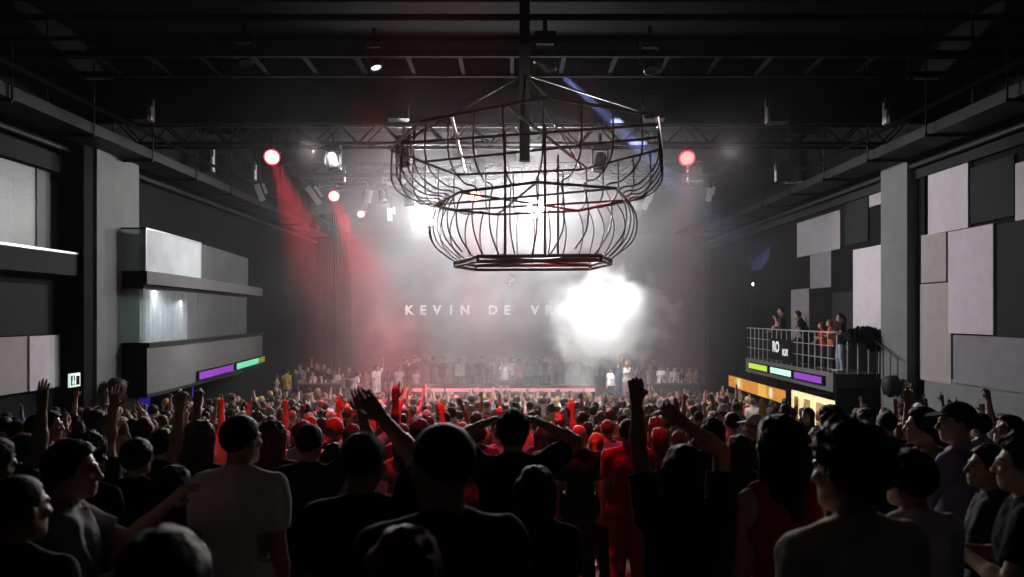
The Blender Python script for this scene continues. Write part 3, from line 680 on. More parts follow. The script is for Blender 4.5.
for k in range(N):
    a = 2 * PI * (k + .35) / N; d = Vector((math.cos(a), math.sin(a), 0))
    rt, rm, rb = ray_ring(TOP, a), ray_ring(MID, a), ray_ring(BOT, a)
    b = CC
    up = [(rt, zt), (rt + .02, zt - .35), (rt, zt - .6), (rt - .14, zt - .8), (rm + (rt - rm) * .45, zt - .95), (rm + .12, zm + .05), (rm, zm)]
    lo = [(rm, zm), (rm + .12, zm - .2), (rm + .16, zm - .45), (rm + .08, zm - .72), (rb + (rm - rb) * .5, zb + .10), (rb, zb)]
    if k % 7 == 5: lo = lo[:-1]
    def smooth(ps):
        out = []
        for i in range(len(ps) - 1):
            p0, p1, p2, p3 = ps[max(i - 1, 0)], ps[i], ps[i + 1], ps[min(i + 2, len(ps) - 1)]
            for t in (0, .33, .66):
                f = lambda j: .5 * (2 * p1[j] + (p2[j] - p0[j]) * t + (2 * p0[j] - 5 * p1[j] + 4 * p2[j] - p3[j]) * t * t + (-p0[j] + 3 * p1[j] - 3 * p2[j] + p3[j]) * t ** 3)
                out.append((f(0), f(1)))
        return out + [ps[-1]]
    m = MB().tube([b + d * r + Vector((0, 0, z)) for r, z in smooth(up)], .0135, 5)
    m.build('upper_rib', M['cage'], cg)
    MB().tube([b + d * r + Vector((0, 0, z)) for r, z in smooth(lo)], .0125, 5).build('lower_rib', M['cage'], cg)
m = MB()   # beams over the top and the middle polygon
def lerp(a, b, t): return a.lerp(b, t)
m.tube([lerp(TOP[1], TOP[2], .27), lerp(TOP[5], TOP[6], .92)], .026, 6)
m.tube([lerp(TOP[1], TOP[2], .70), lerp(TOP[4], TOP[5], .93)], .026, 6)
m.tube([lerp(TOP[3], TOP[4], .22), lerp(TOP[0], TOP[1], .25)], .024, 6)
m.tube([lerp(TOP[3], TOP[4], .6), lerp(TOP[6], TOP[0], .55)], .024, 6)
m.build('top_beam', M['cage'], cg)
m = MB()
m.tube([MID[0], MID[3]], .02, 6); m.tube([MID[1], MID[5]], .02, 6); m.tube([MID[4], MID[7]], .02, 6); m.tube([MID[2], MID[6]], .02, 6)
m.build('middle_beam', M['cage'], cg)
for (px, Yp, zz0, zz1) in ((505, 13.0, zb, zt), (545, 12.6, zb, zt), (505.5, 15.6, zb, zt), (558, 15.0, zb, zt)):
    MB().tube([(X_(px, Yp), Yp, zz0), (X_(px, Yp), Yp, zz1)], .024, 6).build('upright', M['cage'], cg)
m = MB().box((CC.x - .09, 13.95, zt - .3), (CC.x + .09, 14.12, 12.0))
m.build('hoist_mount', M['fixture'], cg)
m = MB()
for i in (0, 2, 3, 5): m.tube([TOP[i], Vector((CC.x, 14.1, zt + 1.25))], .018, 5)
m.build('suspension_bar', M['cage'], cg)
# ------------------------------------------------------------------ people: distance-field bodies turned into continuous meshes
_NG = np.random.default_rng(77).random((24, 24, 24)).astype(np.float32) * 2 - 1
def vnoise(x, y, z, fx, fy=None, fz=None, seed=0.):
    # smooth value noise on a broadcast grid
    fy = fx if fy is None else fy; fz = fx if fz is None else fz
    x, y, z = np.broadcast_arrays(x * fx + seed, y * fy + seed * 1.7, z * fz + seed * .6)
    i, j, k = np.floor(x).astype(np.int32), np.floor(y).astype(np.int32), np.floor(z).astype(np.int32)
    u, v, w = x - i, y - j, z - k; u, v, w = u * u * (3 - 2 * u), v * v * (3 - 2 * v), w * w * (3 - 2 * w)
    g = lambda a, b, c: _NG[(i + a) % 24, (j + b) % 24, (k + c) % 24]
    l = lambda a, b, t: a + (b - a) * t
    return l(l(l(g(0, 0, 0), g(1, 0, 0), u), l(g(0, 1, 0), g(1, 1, 0), u), v), l(l(g(0, 0, 1), g(1, 0, 1), u), l(g(0, 1, 1), g(1, 1, 1), u), v), w)

class Sdf:
    def __init__(s, lo, hi, h):
        s.h = h; s.lo = np.array(lo, float); n = np.ceil((np.array(hi, float) - s.lo) / h).astype(int) + 2
        s.n = n; s.a = np.full(n, 1.0, np.float32)
        s.ax = [(s.lo[i] + h * np.arange(n[i])).astype(np.float32) for i in range(3)]
    def blk(s, lo, hi):
        sl = []
        for i in range(3):
            a = max(0, int((lo[i] - s.lo[i]) / s.h)); b = min(s.n[i], int((hi[i] - s.lo[i]) / s.h) + 2)
            if b <= a: return None
            sl.append(slice(a, b))
        x = s.ax[0][sl[0]][:, None, None]; y = s.ax[1][sl[1]][None, :, None]; z = s.ax[2][sl[2]][None, None, :]
        return tuple(sl), x, y, z
    def put(s, sl, d, k, op):
        a = s.a[sl]
        if op == 's': a = -a
        h = np.maximum(k - np.abs(a - d), 0) / k
        r = np.minimum(a, d) - h * h * k * .25
        s.a[sl] = -r if op == 's' else r
    def cone(s, a, b, ra, rb, k=.02, op='u', f=1.0):
        a = np.array(a, float); b = np.array(b, float); m = max(ra, rb) + k + 2 * s.h
        B = s.blk(np.minimum(a, b) - m, np.maximum(a, b) + m)
        if B is None: return s
        sl, x, y, z = B; ba = b - a; L = max(float(ba @ ba), 1e-9)
        t = np.clip(((x - a[0]) * ba[0] + (y - a[1]) * ba[1] + (z - a[2]) * ba[2]) / L, 0, 1)
        d = np.sqrt((x - a[0] - t * ba[0]) ** 2 + (y - a[1] - t * ba[1]) ** 2 + (z - a[2] - t * ba[2]) ** 2) - (ra + (rb - ra) * t)
        s.put(sl, d, k, op); return s
    def ell(s, c, r, R=None, k=.03, op='u'):
        c = np.array(c, float); m = max(r) + k + 2 * s.h
        B = s.blk(c - m, c + m)
        if B is None: return s
        sl, x, y, z = B; x = x - c[0]; y = y - c[1]; z = z - c[2]
        if R is not None:
            x, y, z = (R[0][0] * x + R[1][0] * y + R[2][0] * z, R[0][1] * x + R[1][1] * y + R[2][1] * z, R[0][2] * x + R[1][2] * y + R[2][2] * z)
        k0 = np.sqrt((x / r[0]) ** 2 + (y / r[1]) ** 2 + (z / r[2]) ** 2); k1 = np.sqrt((x / r[0] ** 2) ** 2 + (y / r[1] ** 2) ** 2 + (z / r[2] ** 2) ** 2)
        d = k0 * (k0 - 1) / np.maximum(k1, 1e-6)
        s.put(sl, d, k, op); return s
    def grid(s): return s.ax[0][:, None, None], s.ax[1][None, :, None], s.ax[2][None, None, :]
    def clip(s, fn): s.a = np.maximum(s.a, fn(*s.grid())).astype(np.float32); return s
    def disp(s, fn):
        I = np.nonzero(np.abs(s.a) < .06); X, Y, Z = s.ax[0][I[0]], s.ax[1][I[1]], s.ax[2][I[2]]
        s.a[I] += fn(X, Y, Z).astype(np.float32); return s
    def nets(s):
        a = s.a; S = a < 0; n = s.n; ids = []; pts = []; quads = []
        st = np.array([n[1] * n[2], n[2], 1])
        for ax in range(3):
            u, v = (ax + 1) % 3, (ax + 2) % 3
            dif = np.logical_xor(S.take(range(1, n[ax]), ax), S.take(range(0, n[ax] - 1), ax)) if False else np.diff(S, axis=ax)
            I = np.stack(np.nonzero(dif), 1)
            ok = (I[:, u] > 0) & (I[:, v] > 0) & (I[:, u] < n[u] - 1) & (I[:, v] < n[v] - 1)
            I = I[ok]
            if not len(I): continue
            J = I.copy(); J[:, ax] += 1
            a0 = a[I[:, 0], I[:, 1], I[:, 2]]; a1 = a[J[:, 0], J[:, 1], J[:, 2]]
            p = I.astype(float); p[:, ax] += a0 / (a0 - a1)
            base = I @ st
            c = np.stack([base, base - st[u], base - st[u] - st[v], base - st[v]], 1)
            fl = a0 > 0; c[fl] = c[fl][:, ::-1]
            quads.append(c); ids.append(c.reshape(-1)); pts.append(np.repeat(p, 4, 0))
        Q = np.concatenate(quads); A = np.concatenate(ids); Pp = np.concatenate(pts)
        un, inv = np.unique(A, return_inverse=True); cnt = np.bincount(inv)
        V = np.stack([np.bincount(inv, Pp[:, i]) / cnt for i in range(3)], 1) * s.h + s.lo
        return V, inv.reshape(-1, 4)

def np_mesh(name, V, Q, mats, mi=None):
    me = bpy.data.meshes.new(name); nv, nq = len(V), len(Q)
    me.vertices.add(nv); me.vertices.foreach_set('co', np.ascontiguousarray(V, np.float32).ravel())
    me.loops.add(nq * 4); me.loops.foreach_set('vertex_index', np.ascontiguousarray(Q, np.int32).ravel())
    me.polygons.add(nq); me.polygons.foreach_set('loop_start', np.arange(0, nq * 4, 4, dtype=np.int32)); me.polygons.foreach_set('loop_total', np.full(nq, 4, np.int32))
    for m in mats: me.materials.append(m)
    if mi is not None: me.polygons.foreach_set('material_index', np.ascontiguousarray(mi, np.int32))
    me.polygons.foreach_set('use_smooth', np.ones(nq, bool)); me.update(calc_edges=True); return me

ARM = {  # upper-arm direction, forearm direction, hand   (x outwards, y forwards, z up)
 'down': ((.10, .02, -1), (.04, .20, -1), 'relaxed'), 'up': ((.32, .28, .9), (-.06, .12, 1), 'open'), 'upwide': ((.75, .2, .62), (.12, .12, 1), 'open'),
 'fist': ((.45, .45, .55), (.02, .16, 1), 'fist'), 'fisthigh': ((.25, .3, .95), (.02, .12, 1), 'fist'), 'fwd': ((.12, .8, -.5), (-.25, .65, .65), 'relaxed'),
 'chest': ((.25, .3, -.95), (-.7, .62, .25), 'relaxed'), 'headhand': ((.60, .50, .33), (-.85, -.38, .50), 'relaxed'), 'clasp': ((.30, .22, .92), (-.58, .06, .86), 'fist'),
 'overbent': ((.02, .72, .50), (-.72, .12, .80), 'relaxed'), 'mouth': ((.3, .5, -.8), (-.38, .30, .88), 'fist'), 'claspl': ((.12, .25, 1), (.03, .1, 1), 'fist'), 'claspr': ((.10, .25, .95), (-.80, .05, .62), 'fist'), 'point': ((.25, .32, .92), (.0, .12, 1), 'point'), 'drink': ((.2, .3, -.95), (-.2, .75, .45), 'fist'), 'elbowout': ((.75, .1, -.65), (-.75, .55, .25), 'relaxed'),
 'rail': ((.2, .55, -.8), (.05, .6, -.55), 'fist'), 'reach': ((.25, .8, .3), (.0, .75, .6), 'open'), 'over': ((.55, .1, .8), (-.55, .1, .78), 'relaxed'), 'bent': ((.6, .3, .5), (-.35, .3, .9), 'open')}

def build_pose(thick=0., L='down', Rr='down', sex='m', h=.014, lean=0., head=(0, 0), stance=.10, fat=1.0, hand_r=None):
    """returns dict of numpy meshes for body, tee, long sleeve, tank, trousers + the head matrix"""
    f = sex == 'f'
    sh = .165 if f else .190; hipw = .088 if f else .085
    lm = Matrix.Translation((0, 0, .95)) @ Matrix.Rotation(-lean, 4, 'X') @ Matrix.Translation((0, 0, -.95))
    T = lambda *p: np.array(lm @ Vector(p)); TR = np.array(lm.to_3x3())
    hm = Matrix.Translation(lm @ Vector((0, .018 + .02 * max(0, -head[1]), 1.632))) @ Euler((head[1] * -1, 0, head[0])).to_matrix().to_4x4()
    H = lambda *p: np.array(hm @ Vector(p)); HR = np.array(hm.to_3x3())
    # arm joints
    J = {}
    for s, pose in ((-1, L), (1, Rr)):
        up, fo, hd = ARM[pose]
        S0 = T(s * (sh - .012), -.012, 1.40 if max(up[2], 0) < .3 else 1.435)
        ud = TR @ (np.array((s * up[0], up[1], up[2])) / np.linalg.norm(up)); fd = TR @ (np.array((s * fo[0], fo[1], fo[2])) / np.linalg.norm(fo))
        E = S0 + ud * (.275 if f else .295); W = E + fd * (.235 if f else .255); J[s] = (S0, E, W, ud, fd, hd)
    allp = [j for s in (-1, 1) for j in (J[s][1], J[s][2], J[s][2] + J[s][4] * .2)] + [H(0, 0, .13), np.array((0, -.2, 0)), np.array((.25, .2, 0)), np.array((-.25, 0, 0)), T(0, -.15, 1.4), T(0, .15, 1.2)]
    lo = np.min(allp, 0) - .09; hi = np.max(allp, 0) + .09; lo[2] = -.02; hi[2] = max(hi[2], H(0, 0, .15)[2] + .02)
    legs = [((s * hipw, -.005, .90), (s * (stance * .95 + .0), .025 + .02 * s, .48), (s * stance, -.01 + .03 * s, .075)) for s in (-1, 1)]

    def torso(D, g, full=True):
        D.ell(T(0, .0, 1.27), ((.148 if f else .168) * fat + g, .108 * fat + g, .20 + g), TR, .05); D.ell(T(0, .0, 1.07), ((.118 if f else .142) * fat + g, .095 * fat + g, .16), TR, .06)
        D.ell(T(0, -.005, .945), ((.165 if f else .158) * fat + g, .115 * fat + g, .13), TR, .05)
        for s in (-1, 1):
            D.cone(T(s * .025, -.02, 1.475), T(s * (sh - .025), -.015, 1.405), .045 + g, .052 + g, .04)
            D.ell(T(s * .085, -.06, 1.30), (.08 + g, .05 + g, .11), TR, .05)
            if f: D.ell(T(s * .07, .085, 1.28), (.062 + g, .055 + g, .06 + g), TR, .03)
            D.ell(T(s * .075, -.055, .93), (.08 + g, .07 + g, .09 + g), TR, .05)
    def arm(D, s, g, t_end=1.0, fore=True):
        S0, E, W, ud, fd, hd = J[s]
        E2 = S0 + (E - S0) * min(1, t_end)
        k = .9 if f else 1.
        D.cone(S0, E2, .054 * k + g, (.054 + (.040 - .054) * min(1, t_end)) * k + g, .03)
        if fore:
            D.cone(E, E + fd * .09, .040 * k + g, .043 * k + g, .02); D.cone(E + fd * .07, W, .043 * k + g, .027 * k + g, .02)
    def hand(D, s):
        S0, E, W, ud, fd, hd = J[s]; d = fd / np.linalg.norm(fd)
        fwd = np.array((0, 1., 0)) if abs(d[2]) > .6 else np.array((0, 0, -1.))
        nrm = fwd - d * (fwd @ d); nrm /= np.linalg.norm(nrm); sd = np.cross(d, nrm)
        # thumb side: towards the body's midline with the palm turned forwards / down
        th = sd if (sd @ np.array((-s, 0, 0))) > 0 else -sd
        if hd in ('open', 'point', 'fist') and d[2] > .5: th = th
        curl = {'open': .12, 'relaxed': .5, 'fist': 1.45, 'point': 1.4}[hd]; kn = []
        for i, (off, ln, fr) in enumerate(((.030, .074, .0088), (.010, .082, .0090), (-.010, .076, .0086), (-.029, .060, .0078))):
            sp = (.16, .05, -.06, -.18)[i] * (1 if hd == 'open' else .3)
            b = W + d * .092 + th * off - d * (abs(off) * .25); kn.append(b); D.cone(W + d * .012 + th * off * .55, b, .0165, .0125, .016)
            dd = d + th * sp; dd /= np.linalg.norm(dd); c = .02 if (hd == 'point' and i == 0) else curl
            p = b
            for q, fr_ in enumerate((.45, .32, .26)):
                ang = c * (q + .8) * .62; dv = dd * math.cos(ang) + nrm * math.sin(ang)
                e = p + dv * ln * fr_; D.cone(p, e, fr * (1 - .08 * q), fr * (.93 - .08 * q), .004); p = e
        t0 = W + d * .025 + th * .026 + nrm * .006; t1 = t0 + (d * .55 + th * .75 + nrm * .3) * .038
        if hd in ('fist',): t2 = t1 + (d * .5 - th * .45 + nrm * .7) * .034; t3 = t2 + (d * .1 - th * .9 + nrm * .3) * .026
        else: t2 = t1 + (d * .85 + th * .35 + nrm * .15) * .032; t3 = t2 + (d * .95 + th * .1 + nrm * .1) * .026
        D.cone(t0, t1, .0155, .012, .014); D.cone(t1, t2, .0115, .0102, .005); D.cone(t2, t3, .010, .0085, .004)
    out = {'head': hm, 'J': J}
    D = Sdf(lo, hi, h); torso(D, 0)
    for s in (-1, 1):
        arm(D, s, thick); hand(D, s)
        a, b, c = legs[(s + 1) // 2]
        D.cone(a, b, .088, .055, .05); D.cone(b, np.array(b) + (0, -.01, -.12), .054, .057, .03); D.cone(np.array(b) + (0, -.012, -.1), c, .056, .036, .03)
        D.cone((c[0], c[1] - .02, .042), (c[0] + .02 * s, c[1] + .14, .03), .035, .028, .03)
    # neck and head
    D.cone(T(0, -.022, 1.45), H(0, -.022, -.055), (.050 if f else .058), (.047 if f else .054), .03)
    D.ell(H(0, -.012, .022), (.076, .097, .094), HR, .02); D.ell(H(0, .022, -.035), (.060, .074, .080), HR, .03); D.ell(H(0, .058, -.092), (.030, .026, .024), HR, .03)
    for s in (-1, 1):
        D.cone(H(s * .052, .0, -.055), H(s * .02, .06, -.095), .022, .018, .03)           # jaw line
        D.ell(H(s * .030, .094, .006), (.019, .016, .012), HR, .012, 's')                  # eye socket
        D.ell(H(s * .031, .075, .004), (.0135, .0125, .0115), HR, .004)
        D.cone(H(s * .012, .092, .026), H(s * .044, .080, .024), .0075, .007, .012)        # brow
        D.ell(H(s * .044, .070, -.020), (.020, .016, .014), HR, .02)                       # cheek
        D.ell(H(s * .079, -.008, -.012), (.0095, .022, .032), HR, .010)                    # ear
        D.ell(H(s * .010, .106, -.036), (.0085, .009, .008), HR, .008)
    D.cone(H(0, .090, .012), H(0, .113, -.030), .0085, .0115, .012)
    D.cone(H(-.018, .088, -.060), H(.018, .088, -.060), .0065, .0065, .008); D.cone(H(-.014, .087, -.070), H(.014, .087, -.070), .007, .007, .008)
    V, Q = D.nets()
    c = V[Q].mean(1); inv = np.array(hm.inverted()); cl_ = c @ inv[:3, :3].T + inv[:3, 3]
    mi = np.zeros(len(Q), int); ax_ = np.abs(cl_[:, 0])
    mi[(np.abs(ax_ - .031) < .012) & (np.abs(cl_[:, 2] - .004) < .007) & (cl_[:, 1] > .07)] = 1
    mi[(np.abs(ax_ - .029) < .018) & (np.abs(cl_[:, 2] - .028) < .0055) & (cl_[:, 1] > .06)] = 1
    mi[(ax_ < .022) & (np.abs(cl_[:, 2] + .065) < .0085) & (cl_[:, 1] > .082)] = 2
    out['body'] = (V, Q, mi)
    # garments
    wz = lambda x, y, z: .013 * vnoise(x, y, z, 13, 13, 4.5) + .006 * vnoise(x, y, z, 24, 24, 15, 3)
    neck = T(0, .02, 1.515)
    def top(sleeve, hem=.83, g=.015, deep=False):
        D = Sdf(lo, hi, h); torso(D, g)
        if sleeve != 'tank':
            for s in (-1, 1): D.cone(T(s * .075, -.005, 1.30), T(s * .085, -.01, .80), .105 * fat, .112 * fat, .06)
            D.cone(T(0, .0, 1.25), T(0, -.005, .80), .11 * fat, .128 * fat, .06)
        else:
            D.ell(T(0, -.005, .90), (.185 * fat, .145 * fat, .16), TR, .05)
        for s in (-1, 1):
            if sleeve == 'tee': arm(D, s, g + .008, .62, False)
            elif sleeve == 'long': arm(D, s, g - .002, 1.0, True)
        D.disp(wz)
        if sleeve == 'tee':
            for s in (-1, 1):
                S0, E, W, ud, fd, hd = J[s]; q = S0 + (E - S0) * .66
                # straight sleeve end
                R_ = .13; B = D.blk(q - R_, q + R_)
                if B:
                    sl, x, y, z = B; dd = (x - q[0]) * ud[0] + (y - q[1]) * ud[1] + (z - q[2]) * ud[2]
                    rad = np.sqrt(np.maximum((x - q[0]) ** 2 + (y - q[1]) ** 2 + (z - q[2]) ** 2 - dd * dd, 0))
                    D.a[sl] = np.where((rad < .11) & (dd > -.02), np.maximum(D.a[sl], dd), D.a[sl])
        if sleeve == 'tank':
            for s in (-1, 1): D.ell(T(s * (sh + .05), 0, 1.40), (.075, .2, .12), TR, .01, 's')
            D.ell(T(0, .06, 1.50), (.085, .11, .10), TR, .01, 's'); D.ell(T(0, -.08, 1.50), (.08, .08, .10), TR, .01, 's')
        D.ell(neck, (.062, .075, .045), TR, .008, 's')
        if lean == 0: D.clip(lambda x, y, z: hem - z)
        else:
            n_ = TR @ np.array((0, 0, 1.)); q_ = T(0, 0, hem); D.clip(lambda x, y, z: -((x - q_[0]) * n_[0] + (y - q_[1]) * n_[1] + (z - q_[2]) * n_[2]))
        return D.nets()
    out['top'] = top
    def trousers(wide=.014):
        D = Sdf((-.32, -.25, -.02), (.32, .25, 1.06), max(h, .02)); D.ell((0, -.005, .945), (.172 * fat, .13 * fat, .14), None, .05)
        for s in (-1, 1):
            D.ell((s * .075, -.055, .93), (.095, .08, .10), None, .05)
            a, b, c = legs[(s + 1) // 2]; D.cone(a, b, .098, .068 + wide * .5, .04); D.cone(b, c, .069 + wide * .5, .052 + wide, .03)
        D.disp(wz); D.clip(lambda x, y, z: np.maximum(z - 1.0, .06 - z)); return D.nets()
    out['trousers'] = trousers; out['legs'] = legs
    return out

def shoe_np(legs, h=.012):
    r = []
    for s in (0, 1):
        c = legs[s][2]; D = Sdf((c[0] - .1, c[1] - .12, -.02), (c[0] + .1, c[1] + .26, .14), h)
        D.cone((c[0], c[1] - .03, .045), (c[0] + .02 * (2 * s - 1), c[1] + .16, .035), .047, .042, .03); D.cone((c[0], c[1], .05), (c[0], c[1], .1), .045, .045, .03)
        D.clip(lambda x, y, z: .002 - z); r.append(D.nets())
    return r

# hair styles, built in head coordinates (origin at the head centre, +y the face)
def hair_np(style, h=.008, seed=0):
    def shell(D, g, gz=0): D.ell((0, -.016, .030), (.080 + g, .101 + g, .092 + g + gz), None, .01)
    yy = [-.13, -.09, -.06, -.03, .0, .03, .055, .075, .11]
    cuts = {'short': [-.095, -.085, -.05, -.03, -.02, .01, .062, .082, .10], 'buzz': [-.085, -.075, -.04, -.02, -.005, .025, .068, .088, .11], 'long': [-.3, -.3, -.3, -.3, -.3, .0, .06, .08, .10],
            'bob': [-.15, -.15, -.15, -.14, -.13, .0, .05, .072, .10]}
    z = cuts['bob' if style == 'bob' else 'long' if style in ('long', 'pony') else 'buzz' if style in ('buzz', 'fade') else 'short']
    lo, hi = (-.16, -.2, -.16), (.16, .16, .2)
    if style == 'long': lo = (-.2, -.24, -.5)
    if style == 'pony': lo = (-.16, -.28, -.36)
    D = Sdf(lo, hi, h)
    if style in ('cap', 'beanie'):
        if style == 'beanie':
            shell(D, .014, .012); D.clip(lambda x, y, zz: (.02 - .25 * y) - zz)
        else:
            shell(D, .012, .004); D.clip(lambda x, y, zz: (.038 + .1 * y) - zz)
            E = Sdf((-.1, .04, -.02), (.1, .22, .11), min(h, .006)); E.ell((0, .085, .052), (.078, .105, .03), None, .01); E.clip(lambda x, y, zz: np.maximum(np.maximum(zz - (.064 - .2 * (y - .08)), (.054 - .2 * (y - .08)) - zz), .055 - y))
            V1, Q1 = D.nets(); V2, Q2 = E.nets(); return np.concatenate([V1, V2]), np.concatenate([Q1, Q2 + len(V1)])
        return D.nets()
    g = {'buzz': .004, 'fade': .008, 'short': .019, 'curly': .028, 'bob': .018, 'long': .016, 'pony': .010, 'tall': .021}[style]
    shell(D, g, .012 if style in ('tall', 'curly') else .005 if style == 'short' else 0)
    if style == 'tall': D.ell((0, .03, .10), (.075, .08, .045), None, .03)
    if style == 'long':
        for sx in (-1, 1): D.cone((sx * .055, -.05, .02), (sx * .075, -.075, -.36), .045, .032, .04); D.cone((sx * .078, -.01, .0), (sx * .088, -.01, -.25), .022, .018, .03)
        D.cone((0, -.085, .02), (0, -.105, -.42), .06, .045, .05)
    if style == 'pony': D.ell((0, -.13, .03), (.03, .03, .03), None, .02); D.cone((0, -.14, .03), (0, -.17, -.10), .03, .034, .02); D.cone((0, -.17, -.1), (0, -.16, -.25), .034, .014, .02)
    if style == 'bob':
        for sx in (-1, 1): D.cone((sx * .075, -.02, .02), (sx * .08, -.02, -.10), .03, .026, .03)
        D.cone((0, -.085, 0), (0, -.08, -.1), .055, .045, .04)
    if style in ('curly', 'bob', 'long', 'short', 'tall'):
        if style == 'curly': D.disp(lambda x, y, zz: .016 * vnoise(x, y, zz, 42, seed=seed) + .008 * vnoise(x, y, zz, 75, seed=5))
        else:
            a = {'bob': .007, 'long': .007, 'short': .006, 'tall': .009}[style]
            D.disp(lambda x, y, zz: a * vnoise(x, y, zz, 38, 18 if style in ('short', 'tall') else 38, 9 if style in ('long', 'bob') else 22, seed) + a * .6 * vnoise(x, y, zz, 70, 40, 30, 4))
    D.clip(lambda x, y, zz: np.interp(y, yy, z).astype(np.float32) + .25 * np.maximum(np.abs(x) - .03, 0) * (y > .03) - zz)
    return D.nets()

_mc = {}
def cached(key, fn):
    if key not in _mc: _mc[key] = fn()
    return _mc[key]
def _dummy(): pass
def pose_mesh(pk, h):
    def mk():
        d = build_pose(h=h, **dict(pk)); V, Q, mi = d['body']
        d['body_me'] = np_mesh('body', V, Q, [M_SKIN, EYE, LIP], mi); return d
    return cached(('pose', pk, h), mk)
def set_mat(o, m, i=0):
    o.color = base_of(m)

PEOPLE = []
def person(px, py, Y, yaw=0, L='down', R='down', sex='m', head=(0, 0), hair='short', hc='black', top='tee', tc='black', bc='charcoal', skin=0, h=.014,
           lean=0., label=None, group=None, shoes=False, hh=None, X=None, stature=None, z=None, fat=1.0, sc=None):
    """px,py: column of the head and row of its top"""
    fz = floor_z(Y) if z is None else z
    zt = Z_(py, Y)
    ht = (zt - fz) if stature is None else stature
    x = X_(px, Y) if X is None else X
    pk = tuple(sorted(dict(L=L, Rr=R, sex=sex, head=head, lean=lean, fat=fat).items()))
    d = pose_mesh(pk, h); hm = d['head']
    extra = {'curly': .045, 'tall': .03, 'cap': .012, 'beanie': .02}.get(hair, .012)
    full = (hm @ Vector((0, -.01, .118 + extra))).z
    s = ht / full
    root = empty('person', (x, Y, fz), math.radians(yaw)); root.scale = (s, s, s)
    head_world = Matrix.Rotation(math.radians(yaw), 3, 'Z') @ (hm.translation * s)
    root.location.x = x - head_world.x; root.location.y = Y - head_world.y
    root.location.z = fz if z is not None else floor_z(root.location.y) + .002
    b = link_mesh('body', d['body_me'], root); set_mat(b, SKIN[skin]); 
    def garment(kind, fn):
        return cached(('g', pk, h, kind), lambda: np_mesh(kind, *fn(), [M_CLOTH]))
    nm = {'tee': 't_shirt', 'long': 'long_sleeve_top', 'tank': 'tank_top'}[top]
    g = link_mesh(nm, garment(nm, lambda: d['top'](top)), root); set_mat(g, CLOTH[tc])
    t = link_mesh('trousers', garment('trousers', d['trousers']), root); set_mat(t, CLOTH[bc])
    if hair not in ('bald',):
        hs = hh or (.008 if h > .01 else .005)
        key = hair; base = {'cap': 'cap', 'beanie': 'beanie'}.get(hair, 'hair')
        me = cached(('hair', key, hs), lambda: np_mesh(base, *hair_np(hair, hs), [M_CLOTH if base in ('cap', 'beanie') else M_HAIR]))
        o = link_mesh(base, me, root); set_mat(o, CLOTH[hc] if hair in ('cap', 'beanie') else HAIRC[hc]); o.matrix_local = hm
        if hair in ('cap', 'beanie'):
            me = cached(('hair', 'short_under', hs), lambda: np_mesh('hair', *hair_np('buzz', hs), [M_HAIR])); o = link_mesh('hair', me, root); set_mat(o, HAIRC['dark']); o.matrix_local = hm
    if shoes:
        for k, (V, Q) in enumerate(cached(('shoe', pk), lambda: shoe_np(d['legs']))):
            o = link_mesh('shoe', cached(('shoeme', pk, k), lambda: np_mesh('shoe', V, Q, [M_CLOTH])), root); set_mat(o, CLOTH['white' if shoes == 'white' else 'black'])
    root['category'] = 'person'; root['label'] = label or 'person'
    if group: root['group'] = group
    PEOPLE.append(dict(root=root, px=px, py=py, Y=Y, ht=ht, top=top, tc=tc, L=L, R=R, yaw=yaw, J=d['J'], s=s, x=root.location.x, y=root.location.y, label=label))
    return root
# ------------------------------------------------------------------ the people the photograph shows one by one
NH = .0085; FH = .0062
def N(*a, **k): k.setdefault('h', NH); return person(*a, **k)
# --- nearest rows
N(20, 474, 2.7, yaw=-12, hair='buzz', tc='charcoal', head=(-.25, 0), label='person in a dark T-shirt at the bottom left corner, back turned', skin=1)
N(165, 533, 1.65, yaw=0, hair='short', tc='black', head=(0, .1), label='person whose dark head alone shows at the bottom edge, nearest of all')
N(407, 527, 2.05, yaw=-10, sex='f', hair='long', hc='auburn', tc='black', label='person in a dark top at bottom centre, shoulder edge catching light', skin=2)
N(441, 424, 2.45, yaw=14, hair='fade', tc='black', head=(.55, .1), fat=1.12, label='broad person in a black T-shirt at bottom centre, looking left', skin=1)
N(364, 432, 3.25, yaw=-4, hair='fade', tc='black', R='overbent', L='down', head=(-.2, 0), label='person in black with one bent arm over the head, left of the broad one', skin=1)
N(513, 411, 4.8, yaw=0, hair='short', tc='black', L='headhand', R='headhand', h=FH, label='person in a black T-shirt clasping the head with both hands', skin=1)
N(536, 467, 3.6, yaw=-8, sex='f', hair='bob', hc='dark', tc='black', label='short person in black right of the broad person, below the head-clasping one')
N(683, 446, 3.7, yaw=2, hair='bob', hc='dark', tc='black', L='claspl', R='claspr', h=FH, label='person in black with both arms raised and hands meeting overhead', skin=1)
N(847, 418, 2.45, yaw=16, hair='curly', hc='dark', tc='cream', top='long', head=(.3, .05), fat=1.05, label='person in a pale long-sleeved top at bottom right, back turned, nearest there', skin=0, hh=.0045)
N(778, 416, 3.5, yaw=12, sex='f', hair='long', hc='dark', tc='red', top='tank', head=(.1, 0), label='person in a red sleeveless top left of the pale long-sleeved one', skin=2)
N(242, 415, 4.0, yaw=-10, hair='fade', tc='white', head=(-.35, 0), fat=1.06, label='person in a white T-shirt seen from behind, left of centre', skin=0)
N(74, 443, 3.4, yaw=-66, hair='short', tc='grey', L='fwd', R='drink', head=(-.2, 0), h=FH, label='person in a grey T-shirt in profile facing right, fists before the chest', skin=2)
N(90, 432, 4.5, yaw=-20, hair='curly', tc='black', label='person in black just behind the grey T-shirt person in profile', skin=1)
N(175, 466, 4.1, yaw=-6, sex='f', hair='long', hc='black', tc='black', label='short person in black between the profile one and the white T-shirt')
N(113, 416, 5.5, yaw=-60, hair='beanie', hc='grey', tc='black', L='down', R='down', head=(-.2, 0), label='person in a striped knit cap facing right, left side', skin=2)
